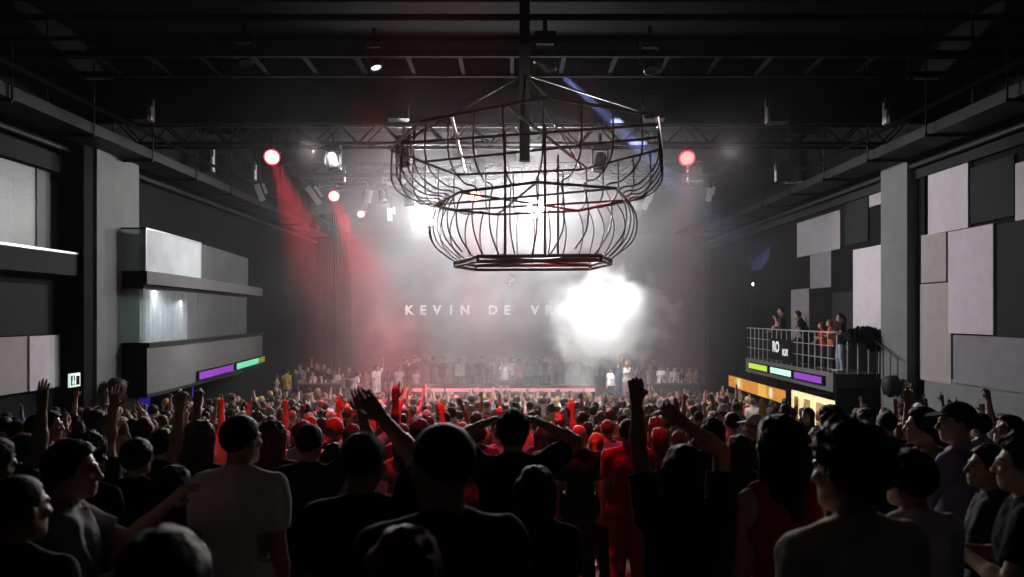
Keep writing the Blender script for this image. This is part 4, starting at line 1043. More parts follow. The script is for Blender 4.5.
N(50, 412, 7.5, yaw=-55, hair='short', tc='charcoal', head=(-.3, 0), label='person in a dark top facing right under the left wall, near the exit sign', skin=0)
N(97, 411, 10, yaw=-30, hair='short', tc='white', head=(-.3, 0), label='person in a white top below the round-backed left wall speaker', skin=2)
N(27, 436, 4.7, yaw=-8, hair='short', tc='black', R='reach', L='down', h=FH, label='person in black at far left raising a small white cup', skin=0)
N(-2, 440, 4.4, yaw=-20, hair='short', tc='black', R='up', L='down', h=FH, label='person at the left edge with an open hand raised', skin=0)
N(138, 440, 4.9, yaw=-12, hair='short', tc='black', R='fisthigh', L='up', h=FH, label='person in black left of the white T-shirt, both arms raised high', skin=0)
N(163, 430, 6.2, yaw=-5, hair='short', tc='charcoal', R='fisthigh', h=FH, label='person with a single clenched fist raised, left of the white T-shirt', skin=1)
N(201, 421, 5.1, yaw=-14, sex='f', hair='long', hc='brown', tc='black', label='person in black just left of the white T-shirt, back turned', skin=2)
N(273, 421, 5.6, yaw=-8, sex='f', hair='long', hc='auburn', tc='black', label='person lit red just right of the white T-shirt, back turned', skin=2)
N(310, 424, 5.1, yaw=-10, hair='fade', tc='black', R='bent', h=FH, label='person in black with one bent arm up, right of the white T-shirt', skin=1)
N(335, 444, 5.5, yaw=0, sex='f', hair='bob', hc='dark', tc='pink', label='short person in a pink T-shirt behind the bent-arm person', skin=2)
N(420, 420, 7.8, yaw=0, hair='short', tc='black', L='point', h=FH, label='person pointing one finger straight up behind the broad person', skin=1)
N(478, 424, 9.3, yaw=0, hair='short', tc='charcoal', L='upwide', h=.009, label='person with an arm flung up left of the head-clasping person', skin=0)
N(552, 428, 9.6, yaw=0, hair='short', tc='charcoal', R='up', h=.009, label='person with an open red-lit hand up left of the hairless one', skin=0)
N(579, 424, 8.0, yaw=0, hair='bald', tc='black', label='person with a bare shaved head in a black T-shirt, centre', skin=0, h=.008)
N(628, 419, 7.6, yaw=-3, hair='fade', tc='red', bc='red', head=(-.1, 0), fat=1.08, label='person in a red shirt just left of the clasped raised arms', skin=0)
N(712, 418, 6.8, yaw=4, sex='f', hair='long', hc='dark', tc='black', label='person in black right of the clasped raised arms, back turned', skin=0)
N(732, 412, 9.6, yaw=-5, hair='fade', tc='pink', top='tank', label='person in a pale pink vest with bare shoulders seen from behind', skin=2)
N(739, 436, 5.6, yaw=8, sex='f', hair='bob', hc='brown', tc='charcoal', label='short person in a dark top below the pink vest person', skin=2)
N(755, 415, 8.3, yaw=35, hair='cap', hc='white', tc='charcoal', head=(.4, 0), label='person in a white-brimmed cap looking left below the orange bar sign', skin=0)
N(724, 404, 13, yaw=0, hair='cap', hc='light blue', tc='light blue', label='person in a light blue cap and top behind the pink vest person', skin=2)
N(714, 412, 12, yaw=10, hair='short', hc='blond', tc='pink', label='person in a pink top left of the pink vest person', skin=2)
N(832, 406, 6.6, yaw=10, hair='tall', tc='charcoal', label='dark head directly in front of the nearest lit fridges', skin=1)
N(886, 412, 8.4, yaw=14, hair='fade', tc='black', label='person in black under the round-backed right pilaster speaker', skin=0)
N(921, 409, 5.8, yaw=32, hair='short', tc='tan', head=(.5, 0), top='long', label='person in a tan jacket looking left, left of the peaked cap', skin=2)
N(956, 403, 5.2, yaw=38, hair='cap', hc='black', tc='lavender', top='long', L='elbowout', head=(.7, 0), h=FH, label='person in a dark peaked cap and pale shirt facing left', skin=2)
N(940, 424, 6.8, yaw=10, hair='short', tc='black', L='up', h=.009, label='person with a hand up between the tan jacket and the peaked cap', skin=0)
N(979, 414, 9, yaw=20, hair='short', tc='light blue', R='fist', h=.009, label='person in light blue with a fist raised high against the right wall', skin=2)
N(1008, 417, 7, yaw=45, hair='tall', tc='lavender', head=(.5, -.3), label='person in a lavender T-shirt looking down, far right', skin=0)
N(1020, 432, 3.6, yaw=60, hair='curly', hc='brown', tc='black', L='chest', R='chest', h=FH, label='person in black at the right edge with arms folded', skin=2)
N(986, 447, 4.3, yaw=55, hair='short', tc='charcoal', L='chest', R='chest', head=(.4, -.1), top='long', h=FH, label='person in a dark jacket with hands together, below the peaked cap', skin=0)
N(908, 452, 3.35, yaw=14, hair='short', tc='white', top='long', head=(.25, 0), label='person with a pale collar right behind the pale long-sleeved one', skin=0)
N(873, 440, 4.6, yaw=5, hair='short', tc='black', label='person in black half hidden by the pale long-sleeved one', skin=0)
# --- security below the left balcony
person(219, 395, 27, yaw=180, tc='black', bc='black', label='person in black facing the hall under the balcony, left one of two', skin=2, head=(0, 0))
person(238, 394, 27.3, yaw=180, tc='black', bc='black', label='person in black facing the hall under the balcony, right one of two', skin=2, hair='buzz')
person(255, 400, 22, yaw=0, tc='cream', label='person in a cream T-shirt seen from behind below the violet strip', fat=1.1)
# --- right balcony
SB = 3.165
person(770, 307, 29.6, yaw=78, L='mouth', R='rail', tc='charcoal', bc='black', z=SB, label='person in a grey-green top farthest along the balcony, one hand at the mouth', head=(.2, 0), h=.01, X=9.95)
person(785, 311, 27.9, yaw=70, L='rail', R='elbowout', tc='black', bc='black', z=SB, lean=.35, label='person in a black T-shirt leaning on the balcony rail above the sign', h=.01, hc='dark', X=9.95)
person(819, 319, 25.2, yaw=60, sex='f', L='chest', R='chest', tc='orange', bc='charcoal', hair='long', hc='auburn', z=SB, label='person in an orange-red top on the balcony beside the pale jeans', h=.01, X=10.0, lean=.1)
person(811, 322, 25.9, yaw=75, sex='f', L='chest', R='rail', tc='red', bc='charcoal', hair='long', hc='brown', z=SB, label='person in a red top on the balcony left of the orange-red one', h=.01, X=10.0, lean=.1)
person(832, 313, 24.35, yaw=85, L='chest', R='chest', tc='black', bc='pale jeans', hair='pony', sex='f', z=SB, shoes='white', label='person in a black top and pale jeans standing on the balcony', h=.01, X=9.98)
# --- on the stage
S1 = 1.002
person(287, 369, 33.9, yaw=-25, tc='yellow', bc='jeans', z=S1, label='person in a mustard yellow shirt standing on the left wing of the stage', h=.012, fat=1.1, shoes=True)
person(277, 374, 34.0, yaw=-50, sex='f', tc='white', top='tank', bc='jeans', hair='long', hc='dark', z=S1, label='person in a white top and jeans beside the yellow shirt', h=.012, shoes=True)
person(359, 372, 34.2, yaw=-60, tc='white', bc='black', z=S1, lean=.35, label='person in a white T-shirt bending over on the left wing', R='chest')
person(377, 365, 34.6, yaw=-140, tc='white', bc='white', z=S1, L='up', label='person dressed all in white with an arm up on the left wing', h=.012)
person(366, 370, 35.4, yaw=150, tc='tan', bc='black', z=S1, sex='f', hair='long', hc='brown', label='person in a tan top between the two in white on the left wing')
person(389, 371, 35.2, yaw=-150, tc='navy', bc='black', z=S1, label='person in navy right of the one dressed all in white')
person(399, 367, 37.5, yaw=180, tc='white', bc='jeans', z=S1, label='person in a white shirt in the haze left of the booth')
person(416, 370, 38.5, yaw=170, tc='white', bc='black', z=S1, label='person in white nearest the left end of the booth')
person(505, 361, 38.0, yaw=180, tc='white', bc='black', L='fwd', R='fwd', head=(0, -.25), z=S1, label='performer in a bright white T-shirt behind the booth', h=.012)
person(519, 359, 39.2, yaw=170, tc='pink', bc='black', z=S1, L='fwd', label='person in a pale pink top right behind the white-clad performer', h=.012)
person(611, 368, 36.2, yaw=150, tc='white', bc='black', z=S1, L='chest', label='person in a white shirt and dark waistcoat just right of the plume', h=.012)
person(619, 363, 36.0, yaw=165, tc='navy', bc='navy', z=S1, fat=1.1, label='person all in dark blue right of the smoke plume', h=.012)
person(627, 361, 35.6, yaw=175, sex='f', tc='white', top='tank', bc='pink', hair='long', hc='blond', z=S1, R='up', label='person in a white sleeveless top with an arm up, right wing', h=.012)
person(637, 366, 36.2, yaw=180, tc='navy', bc='black', z=S1, L='up', label='person in navy with an arm up behind the clasped hands')
person(651, 364, 37.0, yaw=190, tc='grey', bc='black', z=S1, sex='f', hair='long', hc='brown', label='person in grey left of the right wing table')
for k, (px, py, tc, sex, hair, hc) in enumerate(((661, 365, 'white', 'f', 'long', 'brown'), (668, 367, 'light blue', 'm', 'short', 'dark'), (675, 366, 'white', 'm', 'fade', 'dark'), (682, 369, 'black', 'f', 'bob', 'blond'), (690, 367, 'tan', 'f', 'long', 'auburn'), (696, 370, 'cream', 'm', 'short', 'brown'))):
    person(px, py, 36.2 + .5 * (k % 2), yaw=180 + 20 * (k % 3 - 1), tc=tc, bc='black', sex=sex, hair=hair, hc=hc, z=S1, L='chest' if k % 2 else 'down', skin=k % 3,
           label=f'{["leftmost", "second", "third", "fourth", "fifth", "rightmost"][k]} from the left in the row behind the right wing table')
for k, (px, py, tc, sex, hair, hc) in enumerate(((296, 368, 'charcoal', 'm', 'short', 'dark'), (300, 364, 'grey', 'm', 'short', 'dark'), (308, 366, 'black', 'f', 'long', 'dark'), (313, 371, 'pink', 'f', 'long', 'brown'), (317, 364, 'black', 'f', 'long', 'blond'), (324, 363, 'charcoal', 'm', 'short', 'dark'), (329, 368, 'black', 'f', 'long', 'dark'), (336, 370, 'white', 'm', 'short', 'dark'), (343, 372, 'tan', 'f', 'long', 'brown'), (349, 366, 'black', 'm', 'short', 'brown'))):
    person(px, py, 34.9 + .6 * (k % 3), yaw=180 + 25 * (k % 3 - 1), tc=tc, bc='black', sex=sex, hair=hair, hc=hc, z=S1, L='chest' if k % 2 else 'down', R='up' if k in (4, 8) else 'down', skin=k % 3,
           label=f'{["leftmost", "second", "third", "fourth", "fifth", "sixth", "seventh", "eighth", "ninth", "rightmost"][k]} from the left in the row behind the left wing table')
person(722, 389, 31.5, yaw=170, tc='black', bc='black', label='person in black facing the hall left of the bar sign', skin=2)
person(865, 409, 10.5, yaw=20, tc='tan', label='person in tan in front of the dim menu board')
person(786, 404, 15, yaw=-30, tc='charcoal', hair='tall', label='person in charcoal below the right end of the bar sign')
person(807, 408, 14.5, yaw=120, sex='f', hair='long', hc='dark', tc='charcoal', label='person turned to the camera in front of the lit fridges')
person(790, 408, 17, yaw=90, sex='f', hair='bob', hc='dark', tc='white', label='person in white below the right end of the bar sign')

# cup in the raised hand at far left
for p in PEOPLE:
    if p['label'] and 'white cup' in p['label']:
        S0, E, W, ud, fd, hd = p['J'][1]; q = p['root'].matrix_basis @ Vector(W + fd * .11)
        o = MB().lathe([(0, 0), (.032, 0), (.042, .10), (.038, .10), (.03, .01)], (0, 0, 0), (0, 0, 1), 14).build('plastic_cup', M['cup'], None, True); o.location = q + Vector((-.03, .03, .03))
        tag(o, 'small white cup held up at far left', 'cup')
NHAND = len(PEOPLE)

# ------------------------------------------------------------------ the rest of the dance floor
occ = np.zeros((577, 1024), bool)
YY, XX = np.mgrid[0:577, 0:1024]
def cover(px, py, Y, ht, mark=True):
    """rough share of a standing figure left visible by nearer ones (head and shoulders)"""
    s = F / Y * ht / 1.75
    m = ((XX - px) / (.085 * s)) ** 2 + ((YY - py - .12 * s) / (.125 * s)) ** 2 < 1
    m |= (np.abs(XX - px) < .21 * s) & (YY > py + .27 * s) & (YY < py + 1.0 * s)
    vis = int((m & ~occ).sum()); top = m & ~occ & (YY < py + .5 * s); v2 = int(top.sum())
    return vis, v2, m
floorp = sorted([p for p in PEOPLE if p['Y'] < 33], key=lambda p: p['Y'])
cand = []
y = 5.2
while y < 32.2:
    xmax = min(10.1 if y < 21 else 9.0, .66 * y + .7)
    if 23 < y < 32: xr = 8.2
    else: xr = xmax
    x = -xmax + .2 + rng.random() * .3
    while x < xr:
        cand.append((x + rng.normal(0, .07), y + rng.normal(0, .12))); x += .60 + .22 * rng.random()
    y += .64 + .010 * y
POSES = [dict()] * 26 + [dict(), dict(), dict(), dict(), dict(), dict(), dict(head=(.4, 0)), dict(head=(-.4, 0)), dict(head=(.15, .2)), dict(L='up', R='up'), dict(R='up'), dict(L='fist'), dict(R='point'), dict(L='upwide', R='upwide'), dict(R='bent'), dict(L='over', R='over'), dict(L='fwd', R='fwd'), dict(R='fisthigh')]
def crowd_spec():
    sex = 'f' if rng.random() < .42 else 'm'
    ps = dict(POSES[int(rng.integers(len(POSES)))])
    hair = str(rng.choice(['long', 'long', 'pony', 'bob'] if sex == 'f' else ['short', 'short', 'short', 'fade', 'buzz', 'curly', 'tall', 'cap']))
    hc = str(rng.choice(['black', 'dark', 'dark', 'brown', 'brown', 'auburn', 'blond'])) if hair != 'cap' else str(rng.choice(['black', 'white', 'charcoal']))
    tc = str(rng.choice(['black', 'black', 'black', 'charcoal', 'charcoal', 'grey', 'white', 'white', 'navy', 'red', 'cream', 'tan', 'pink', 'blue', 'olive']))
    tops = ['tee', 'tee', 'tank', 'long'] if sex == 'f' else ['tee', 'tee', 'tee', 'long']
    return dict(sex=sex, hair=hair, hc=hc, tc=tc, top=str(rng.choice(tops)), yaw=float(rng.normal(0, 20)), skin=int(rng.choice([0, 0, 1, 2, 2, 3])), ht=float(rng.normal(1.66 if sex == 'f' else 1.77, .05)), pose=ps)
place = []
for x, y in cand:
    if any((x - p['x']) ** 2 + (y - p['y']) ** 2 < .58 ** 2 for p in floorp): continue
    if rng.random() > np.interp(y, [5, 8, 9.5, 12, 15], [.15, .22, .5, .85, 1]): continue
    sp = crowd_spec(); z = floor_z(y) + sp['ht']
    if y < 9.5: sp['pose'] = {k: v for k, v in sp['pose'].items() if k == 'head'}
    if y < 7.3 and -1.2 * y / 8 < x < 1.6 * y / 8: continue
    px, py = CX + F * x / y, HY + (ZC - z) * F / y
    if px < -25 or px > 1050: continue
    if 738 < px < 852 and py < 420 and y < 26 and rng.random() < .93: continue
    place.append((y, x, px, py, sp))
seq = [('n', p['Y'], p['px'], p['py'], p['ht'], p) for p in floorp] + [('c', q[0], q[2], q[3], q[4]['ht'], q) for q in place]
seq.sort(key=lambda t: t[1])
LIMIT = 300 - NHAND; indiv = []; rest = []
for kind, Y, px, py, ht, ref in seq:
    if kind == 'n': occ |= cover(px, py, Y, ht)[2]; continue
    vis, v2, m = cover(px, py, Y, ht)
    s = F / Y
    if v2 < .16 * (.25 * s * .17 * s) or v2 < 5: continue
    if Y < 6.5 and py > 470: continue
    if len(indiv) < LIMIT: indiv.append(ref)
    else: rest.append(ref)
    occ |= m
LAND = [(242, 440, 'the white T-shirt person'), (513, 425, 'the head-clasping person'), (648, 395, 'the clasped raised arms'), (579, 430, 'the shaved head'), (757, 388, 'the orange bar sign'), (818, 400, 'the lit fridges'),
        (956, 410, 'the peaked cap person'), (318, 395, 'the left guest table'), (505, 385, 'the white-clad performer'), (440, 425, 'the broad person in black'), (215, 380, 'the violet left strip'), (90, 420, 'the left wall speaker'),
        (364, 432, 'the bent arm'), (735, 420, 'the pink vest person'), (680, 388, 'the right guest table'), (890, 400, 'the right pilaster speaker'), (435, 392, 'the left booth end'), (580, 392, 'the right booth end')]
POSE_W = lambda p: {(): 'arms down'}.get((), '') if (p.get('L', 'down') == 'down' and p.get('R', 'down') == 'down') else ('both arms up' if p.get('L', 'down') in ('up', 'upwide', 'over') else 'hands before the chest' if p.get('L') == 'fwd' else 'left fist up' if p.get('L') == 'fist' else {'up': 'right hand up', 'point': 'right finger pointing up', 'bent': 'right arm bent up', 'fisthigh': 'right fist up'}[p['R']])
TOPW = {'tee': 'T-shirt', 'long': 'long-sleeved top', 'tank': 'vest'}
groups = {}
for q in indiv:
    y, x, px, py, sp = q
    lx, ly, ln = min(LAND, key=lambda l: ((l[0] - px) ** 2 + (2.2 * (l[1] - py)) ** 2))
    side = ('left of ' if px < lx - 6 else 'right of ' if px > lx + 6 else 'just past ') + ln
    capw = ' and cap' if sp['hair'] == 'cap' else ''
    key = (f"{sp['tc']} {TOPW[sp['top']]}{capw}", POSE_W(sp['pose']), side); groups.setdefault(key, []).append(q)
ORD = ['first', 'second', 'third', 'fourth', 'fifth', 'sixth', 'seventh', 'eighth', 'ninth', 'tenth', 'eleventh', 'twelfth']
for (a, b, c), qs in groups.items():
    qs.sort(key=lambda q: q[2])
    for i, (y, x, px, py, sp) in enumerate(qs):
        lab = f'person, {a}, {b}, {c}' if len(qs) == 1 else f'person, {a}, {b}, {ORD[min(i, 11)]} from left {c}'
        person(px, py, y, yaw=sp['yaw'], sex=sp['sex'], hair=sp['hair'], hc=sp['hc'], tc=sp['tc'], top=sp['top'], skin=sp['skin'], bc=str(rng.choice(['charcoal', 'black', 'jeans'])), X=x, stature=sp['ht'], label=lab, group='dancers on the floor',
               h=.012 if y < 9 else .016, **sp['pose'])
print('PEOPLE', NHAND, len(indiv), len(rest), 'groups', len(groups))

# everyone beyond: the packed front rows and the guests in the haze behind the booth, as one mass
def crowd_mass():
    mats = [SKIN[0], SKIN[2]] + [HAIRC[k] for k in ('black', 'dark', 'brown', 'blond')] + [CLOTH[k] for k in ('black', 'charcoal', 'grey', 'white', 'cream', 'navy', 'tan', 'pink', 'red', 'blue')]
    ti = {k: 6 + i for i, k in enumerate(('black', 'charcoal', 'grey', 'white', 'cream', 'navy', 'tan', 'pink', 'red', 'blue'))}
    hi_ = {'black': 2, 'dark': 3, 'brown': 4, 'blond': 5}
    hh = {k: hair_np(k, .028) for k in ('short', 'long', 'bob')}
    pz = []
    for kw in (dict(), dict(L='up', Rr='up'), dict(Rr='up'), dict(sex='f'), dict(L='upwide', sex='f'), dict(L='fist'), dict(L='fwd', Rr='fwd'), dict(head=(.5, 0))):
        d = build_pose(thick=.012, h=.036, **kw); V, Q = d['body'][:2]; c = V[Q].mean(1)
        reg = np.zeros(len(Q), int); reg[c[:, 2] < .95] = 2                       # 0 skin, 1 top, 2 trousers
        reg[(c[:, 2] >= .88) & (c[:, 2] < 1.47) & (np.abs(c[:, 0]) < .24)] = 1
        for s in (-1, 1):
            S0, E = d['J'][s][:2]; reg[np.min([np.linalg.norm(c - (S0 + (E - S0) * t), axis=1) for t in (0, .3, .6)], 0) < .09] = 1
        pz.append((V, Q, reg, d['head']))
    Vs, Qs, Ms = [], [], []; off = 0
    people = [(x, y, floor_z(y), sp['ht'], sp['yaw'], sp) for (y, x, px, py, sp) in rest]
    # guests behind the booth and on the wings
    r2 = np.random.default_rng(5)
    for k in range(110):
        y = 39.5 + 4.2 * r2.random(); px = (402 + 208 * r2.random()) if k < 105 else (float(r2.choice([292, 612])) + 80 * r2.random())
        if k >= 105: y = 37.2 + 3 * r2.random()
        sp = crowd_spec(); sp['tc'] = str(r2.choice(['black', 'black', 'charcoal', 'charcoal', 'navy', 'grey', 'white'])); people.append((X_(px, y), y, 1.0, sp['ht'], 180 + 40 * r2.normal(), sp))
    for (x, y, z, ht, yaw, sp) in people:
        if y > 36 and r2.random() < .8: sp['pose'] = {}
        up = any(v in ('up', 'upwide', 'fist', 'over', 'point', 'fisthigh', 'bent') for v in sp['pose'].values() if isinstance(v, str))
        j = int(rng.choice([1, 2, 4, 5])) if up else int(rng.choice([0, 3, 6, 7]))
        V0, Q0, reg, hm = pz[j]; s = ht / 1.765; c, sn = math.cos(math.radians(yaw)), math.sin(math.radians(yaw)); R = np.array(((c, -sn, 0), (sn, c, 0), (0, 0, 1))) * s
        hk = 'long' if sp['sex'] == 'f' else 'short'; hv, hq = hh[hk]; hma = np.array(hm)
        lut = np.array((int(rng.integers(2)), ti.get(sp['tc'], 7), 6))
        parts = [(V0, Q0, lut[reg]), (hv @ hma[:3, :3].T + hma[:3, 3], hq, np.full(len(hq), hi_.get(sp['hc'], 3)))]
        for V, Q, m in parts:
            Vs.append(V @ R.T + np.array((x, y, z))); Qs.append(Q + off); off += len(V); Ms.append(m)
    me = np_mesh('crowd', np.concatenate(Vs), np.concatenate(Qs), mats, np.concatenate(Ms)); o = link_mesh('crowd', me)
    print('CROWD', len(people), len(me.polygons))
    tag(o, 'packed crowd filling the front rows and the hazy stage behind the booth', 'crowd', kind='stuff')
crowd_mass()
# folded yellow and white banner leaning by the bar
bn = empty('folded_banner', (X_(763, 17), 17, floor_z(17))); tag(bn, 'yellow and white folded banner sticking up in front of the bar', 'banner')
zb0 = Z_(417, 17) - floor_z(17); zb1 = Z_(398, 17) - floor_z(17)
MB().add([(-.09, 0, zb0 - .5), (.12, .02, zb0 - .5), (.06, .02, zb1 - .05), (-.03, 0, zb1)], [(0, 1, 2, 3)]).build('yellow_cloth', M['cloth_yellow'], bn)
MB().add([(-.14, -.02, zb0 - .5), (-.05, -.02, zb0 - .5), (-.03, -.01, zb1), (-.08, -.01, zb1 - .03)], [(0, 1, 2, 3)]).build('white_cloth', M['cup'], bn)
MB().tube([(0, .04, 0), (0, .04, zb1)], .015, 5).build('pole', M['steel'], bn)
# ------------------------------------------------------------------ haze and smoke
def volume_box(name, lo, hi, node_fn, label, mesh=None):
    o = MB().box(lo, hi).build(name, None) if mesh is None else mesh
    m = bpy.data.materials.new(name + '_volume'); m.use_nodes = True; nt = m.node_tree
    for n in list(nt.nodes):
        if n.type == 'BSDF_PRINCIPLED': nt.nodes.remove(n)
    out = nt.nodes['Material Output']; vs = nt.nodes.new('ShaderNodeVolumeScatter'); vs.inputs['Color'].default_value = (.97, .97, 1, 1); vs.inputs['Anisotropy'].default_value = .15
    nt.links.new(vs.outputs[0], out.inputs['Volume']); node_fn(nt, vs)
    o.data.materials.clear(); o.data.materials.append(m); o['kind'] = 'stuff'; o['label'] = label; o['category'] = 'haze'; return o, m
def haze_nodes(nt, vs):
    tc = nt.nodes.new('ShaderNodeTexCoord'); sp = nt.nodes.new('ShaderNodeSeparateXYZ'); nt.links.new(tc.outputs['Object'], sp.inputs[0])
    ry = nt.nodes.new('ShaderNodeMapRange'); ry.interpolation_type = 'SMOOTHSTEP'
    ry.inputs[1].default_value = 14; ry.inputs[2].default_value = 29; ry.inputs[3].default_value = HZ0; ry.inputs[4].default_value = HZ1
    nt.links.new(sp.outputs['Y'], ry.inputs[0])
    nz = nt.nodes.new('ShaderNodeTexNoise'); nz.inputs['Scale'].default_value = .33; nz.inputs['Detail'].default_value = 3; nz.inputs['Roughness'].default_value = .55
    nt.links.new(tc.outputs['Object'], nz.inputs['Vector'])
    rn = nt.nodes.new('ShaderNodeMapRange'); rn.inputs[1].default_value = .36; rn.inputs[2].default_value = .68; rn.inputs[3].default_value = .25; rn.inputs[4].default_value = 2.1
    nt.links.new(nz.outputs['Fac'], rn.inputs[0])
    # thicker towards the middle of the hall
    ab = nt.nodes.new('ShaderNodeMath'); ab.operation = 'ABSOLUTE'; nt.links.new(sp.outputs['X'], ab.inputs[0])
    rx = nt.nodes.new('ShaderNodeMapRange'); rx.interpolation_type = 'SMOOTHSTEP'; rx.inputs[1].default_value = 1.5; rx.inputs[2].default_value = 8.5; rx.inputs[3].default_value = 1; rx.inputs[4].default_value = .08
    nt.links.new(ab.outputs[0], rx.inputs[0])
    m1 = nt.nodes.new('ShaderNodeMath'); m1.operation = 'MULTIPLY'; m2 = nt.nodes.new('ShaderNodeMath'); m2.operation = 'MULTIPLY'
    nt.links.new(ry.outputs[0], m1.inputs[0]); nt.links.new(rn.outputs[0], m1.inputs[1]); nt.links.new(m1.outputs[0], m2.inputs[0]); nt.links.new(rx.outputs[0], m2.inputs[1])
    rz = nt.nodes.new('ShaderNodeMapRange'); rz.interpolation_type = 'SMOOTHSTEP'; rz.inputs[1].default_value = 10.2; rz.inputs[2].default_value = 11.4; rz.inputs[3].default_value = 1; rz.inputs[4].default_value = .05
    nt.links.new(sp.outputs['Z'], rz.inputs[0]); m3 = nt.nodes.new('ShaderNodeMath'); m3.operation = 'MULTIPLY'; nt.links.new(m2.outputs[0], m3.inputs[0]); nt.links.new(rz.outputs[0], m3.inputs[1])
    nt.links.new(m3.outputs[0], vs.inputs['Density'])
HZ0, HZ1 = .0004, .023
hz, hm_ = volume_box('haze', (-14, -5, -.5), (14, 46, 12.6), haze_nodes, 'thin stage haze hanging in the hall, thickest around the floodlights')
hm_.cycles.volume_step_rate = .3 if hasattr(hm_.cycles, 'volume_step_rate') else 1
PC = P_(608, 316, 36.5)
def plume_nodes(nt, vs):
    tc = nt.nodes.new('ShaderNodeTexCoord')
    nz = nt.nodes.new('ShaderNodeTexNoise'); nz.inputs['Scale'].default_value = .95; nz.inputs['Detail'].default_value = 5; nz.inputs['Roughness'].default_value = .6
    nt.links.new(tc.outputs['Object'], nz.inputs['Vector'])
    def blob(c, r, amp):
        mp = nt.nodes.new('ShaderNodeMapping'); mp.vector_type = 'POINT'
        mp.inputs['Scale'].default_value = [1 / q for q in r]; mp.inputs['Location'].default_value = [-c[i] / r[i] for i in range(3)]
        nt.links.new(tc.outputs['Object'], mp.inputs[0])
        ln = nt.nodes.new('ShaderNodeVectorMath'); ln.operation = 'LENGTH'; nt.links.new(mp.outputs[0], ln.inputs[0])
        ad = nt.nodes.new('ShaderNodeMath'); ad.operation = 'MULTIPLY_ADD'; ad.inputs[1].default_value = -1.7; ad.inputs[2].default_value = .85
        nt.links.new(nz.outputs['Fac'], ad.inputs[0])            # noise pushes the edge in and out
        sm = nt.nodes.new('ShaderNodeMath'); sm.operation = 'ADD'; nt.links.new(ln.outputs['Value'], sm.inputs[0]); nt.links.new(ad.outputs[0], sm.inputs[1])
        mr = nt.nodes.new('ShaderNodeMapRange'); mr.interpolation_type = 'SMOOTHSTEP'; mr.inputs[1].default_value = 1.05; mr.inputs[2].default_value = .55; mr.inputs[3].default_value = 0; mr.inputs[4].default_value = amp
        nt.links.new(sm.outputs[0], mr.inputs[0]); return mr.outputs[0]
    bl = [blob((0, 0, -.1), (2.9, 1.7, 2.3), 1.3), blob((1.1, 0, .9), (1.2, 1.0, .9), 1.5), blob((-1.0, 0, -1.3), (1.3, 1.0, 1.5), .9), blob((-1.35, 0, -2.9), (.85, .8, 1.5), .6), blob((-2.2, 0, .6), (1.6, 1.2, 1.2), .30)]
    cur = bl[0]
    for b in bl[1:]:
        m = nt.nodes.new('ShaderNodeMath'); m.operation = 'MAXIMUM'; nt.links.new(cur, m.inputs[0]); nt.links.new(b, m.inputs[1]); cur = m.outputs[0]
    nt.links.new(cur, vs.inputs['Density']); vs.inputs['Color'].default_value = (.99, .99, .99, 1)
pl = MB().box((-4.2, -2, -4.3), (3.4, 2, 2.8)).build('smoke_plume', None); pl.location = PC
pl, pm = volume_box('smoke_plume', None, None, plume_nodes, 'dense white smoke plume billowing up right of the booth', pl)
pm.cycles.volume_step_rate = .35 if hasattr(pm.cycles, 'volume_step_rate') else 1
PC2 = P_(478, 338, 40.4)
def cloud_nodes(nt, vs):
    tc = nt.nodes.new('ShaderNodeTexCoord'); nz = nt.nodes.new('ShaderNodeTexNoise'); nz.inputs['Scale'].default_value = .55; nz.inputs['Detail'].default_value = 4
    nt.links.new(tc.outputs['Object'], nz.inputs['Vector'])
    mp = nt.nodes.new('ShaderNodeMapping'); mp.inputs['Scale'].default_value = (1 / 6.4, 1 / 2.0, 1 / 3.9); nt.links.new(tc.outputs['Object'], mp.inputs[0])
    ln = nt.nodes.new('ShaderNodeVectorMath'); ln.operation = 'LENGTH'; nt.links.new(mp.outputs[0], ln.inputs[0])
    ad = nt.nodes.new('ShaderNodeMath'); ad.operation = 'MULTIPLY_ADD'; ad.inputs[1].default_value = -2.4; ad.inputs[2].default_value = 1.35; nt.links.new(nz.outputs['Fac'], ad.inputs[0])
    sm = nt.nodes.new('ShaderNodeMath'); nt.links.new(ln.outputs['Value'], sm.inputs[0]); nt.links.new(ad.outputs[0], sm.inputs[1])
    mr = nt.nodes.new('ShaderNodeMapRange'); mr.interpolation_type = 'SMOOTHSTEP'; mr.inputs[1].default_value = 1.1; mr.inputs[2].default_value = .2; mr.inputs[3].default_value = 0; mr.inputs[4].default_value = .34
    nt.links.new(sm.outputs[0], mr.inputs[0]); nt.links.new(mr.outputs[0], vs.inputs['Density'])
p2 = MB().box((-6.6, -2.2, -4.2), (6.6, 2.2, 4.4)).build('smoke_cloud', None); p2.location = PC2
p2, pm2 = volume_box('smoke_cloud', None, None, cloud_nodes, 'loose grey smoke drifting in front of the screen lettering', p2)
pm2.cycles.volume_step_rate = .5 if hasattr(pm2.cycles, 'volume_step_rate') else 1

# ------------------------------------------------------------------ light
WH = (1, .96, .95); RED = (1, .02, .05)
off = Vector((0, -.12, -.05))
def red_spot(p, d, W, ang): return spot('red_lamp_light', p + Vector(d).normalized() * .06, d, W, RED, ang, .5, .12)
red_spot(R1, (.42, -.1, -1), 24000, 31)
red_spot(R2, (.38, -.1, -1), 30000, 30)
red_spot(R3, (.04, -.2, -1), 8000, 28)
red_spot(R4, (-.08, -.1, -1), 2600, 28)
red_spot(R5, (.4, -.1, -1), 14000, 26)
# red wash on the middle of the floor
spot('red_wash_light', (-.7, 8.7, 10.4), (.0, .18, -1), 5200, (1, .012, .025), 56, .9, .3)
spot('red_wash_light', (-3.0, 16.6, 9.8), (.06, -.25, -1), 3200, (1, .02, .04), 44, .9, .3)
spot('red_wash_light', (1.4, 15.6, 9.8), (-.05, -.2, -1), 2600, (1, .02, .04), 40, .9, .3)
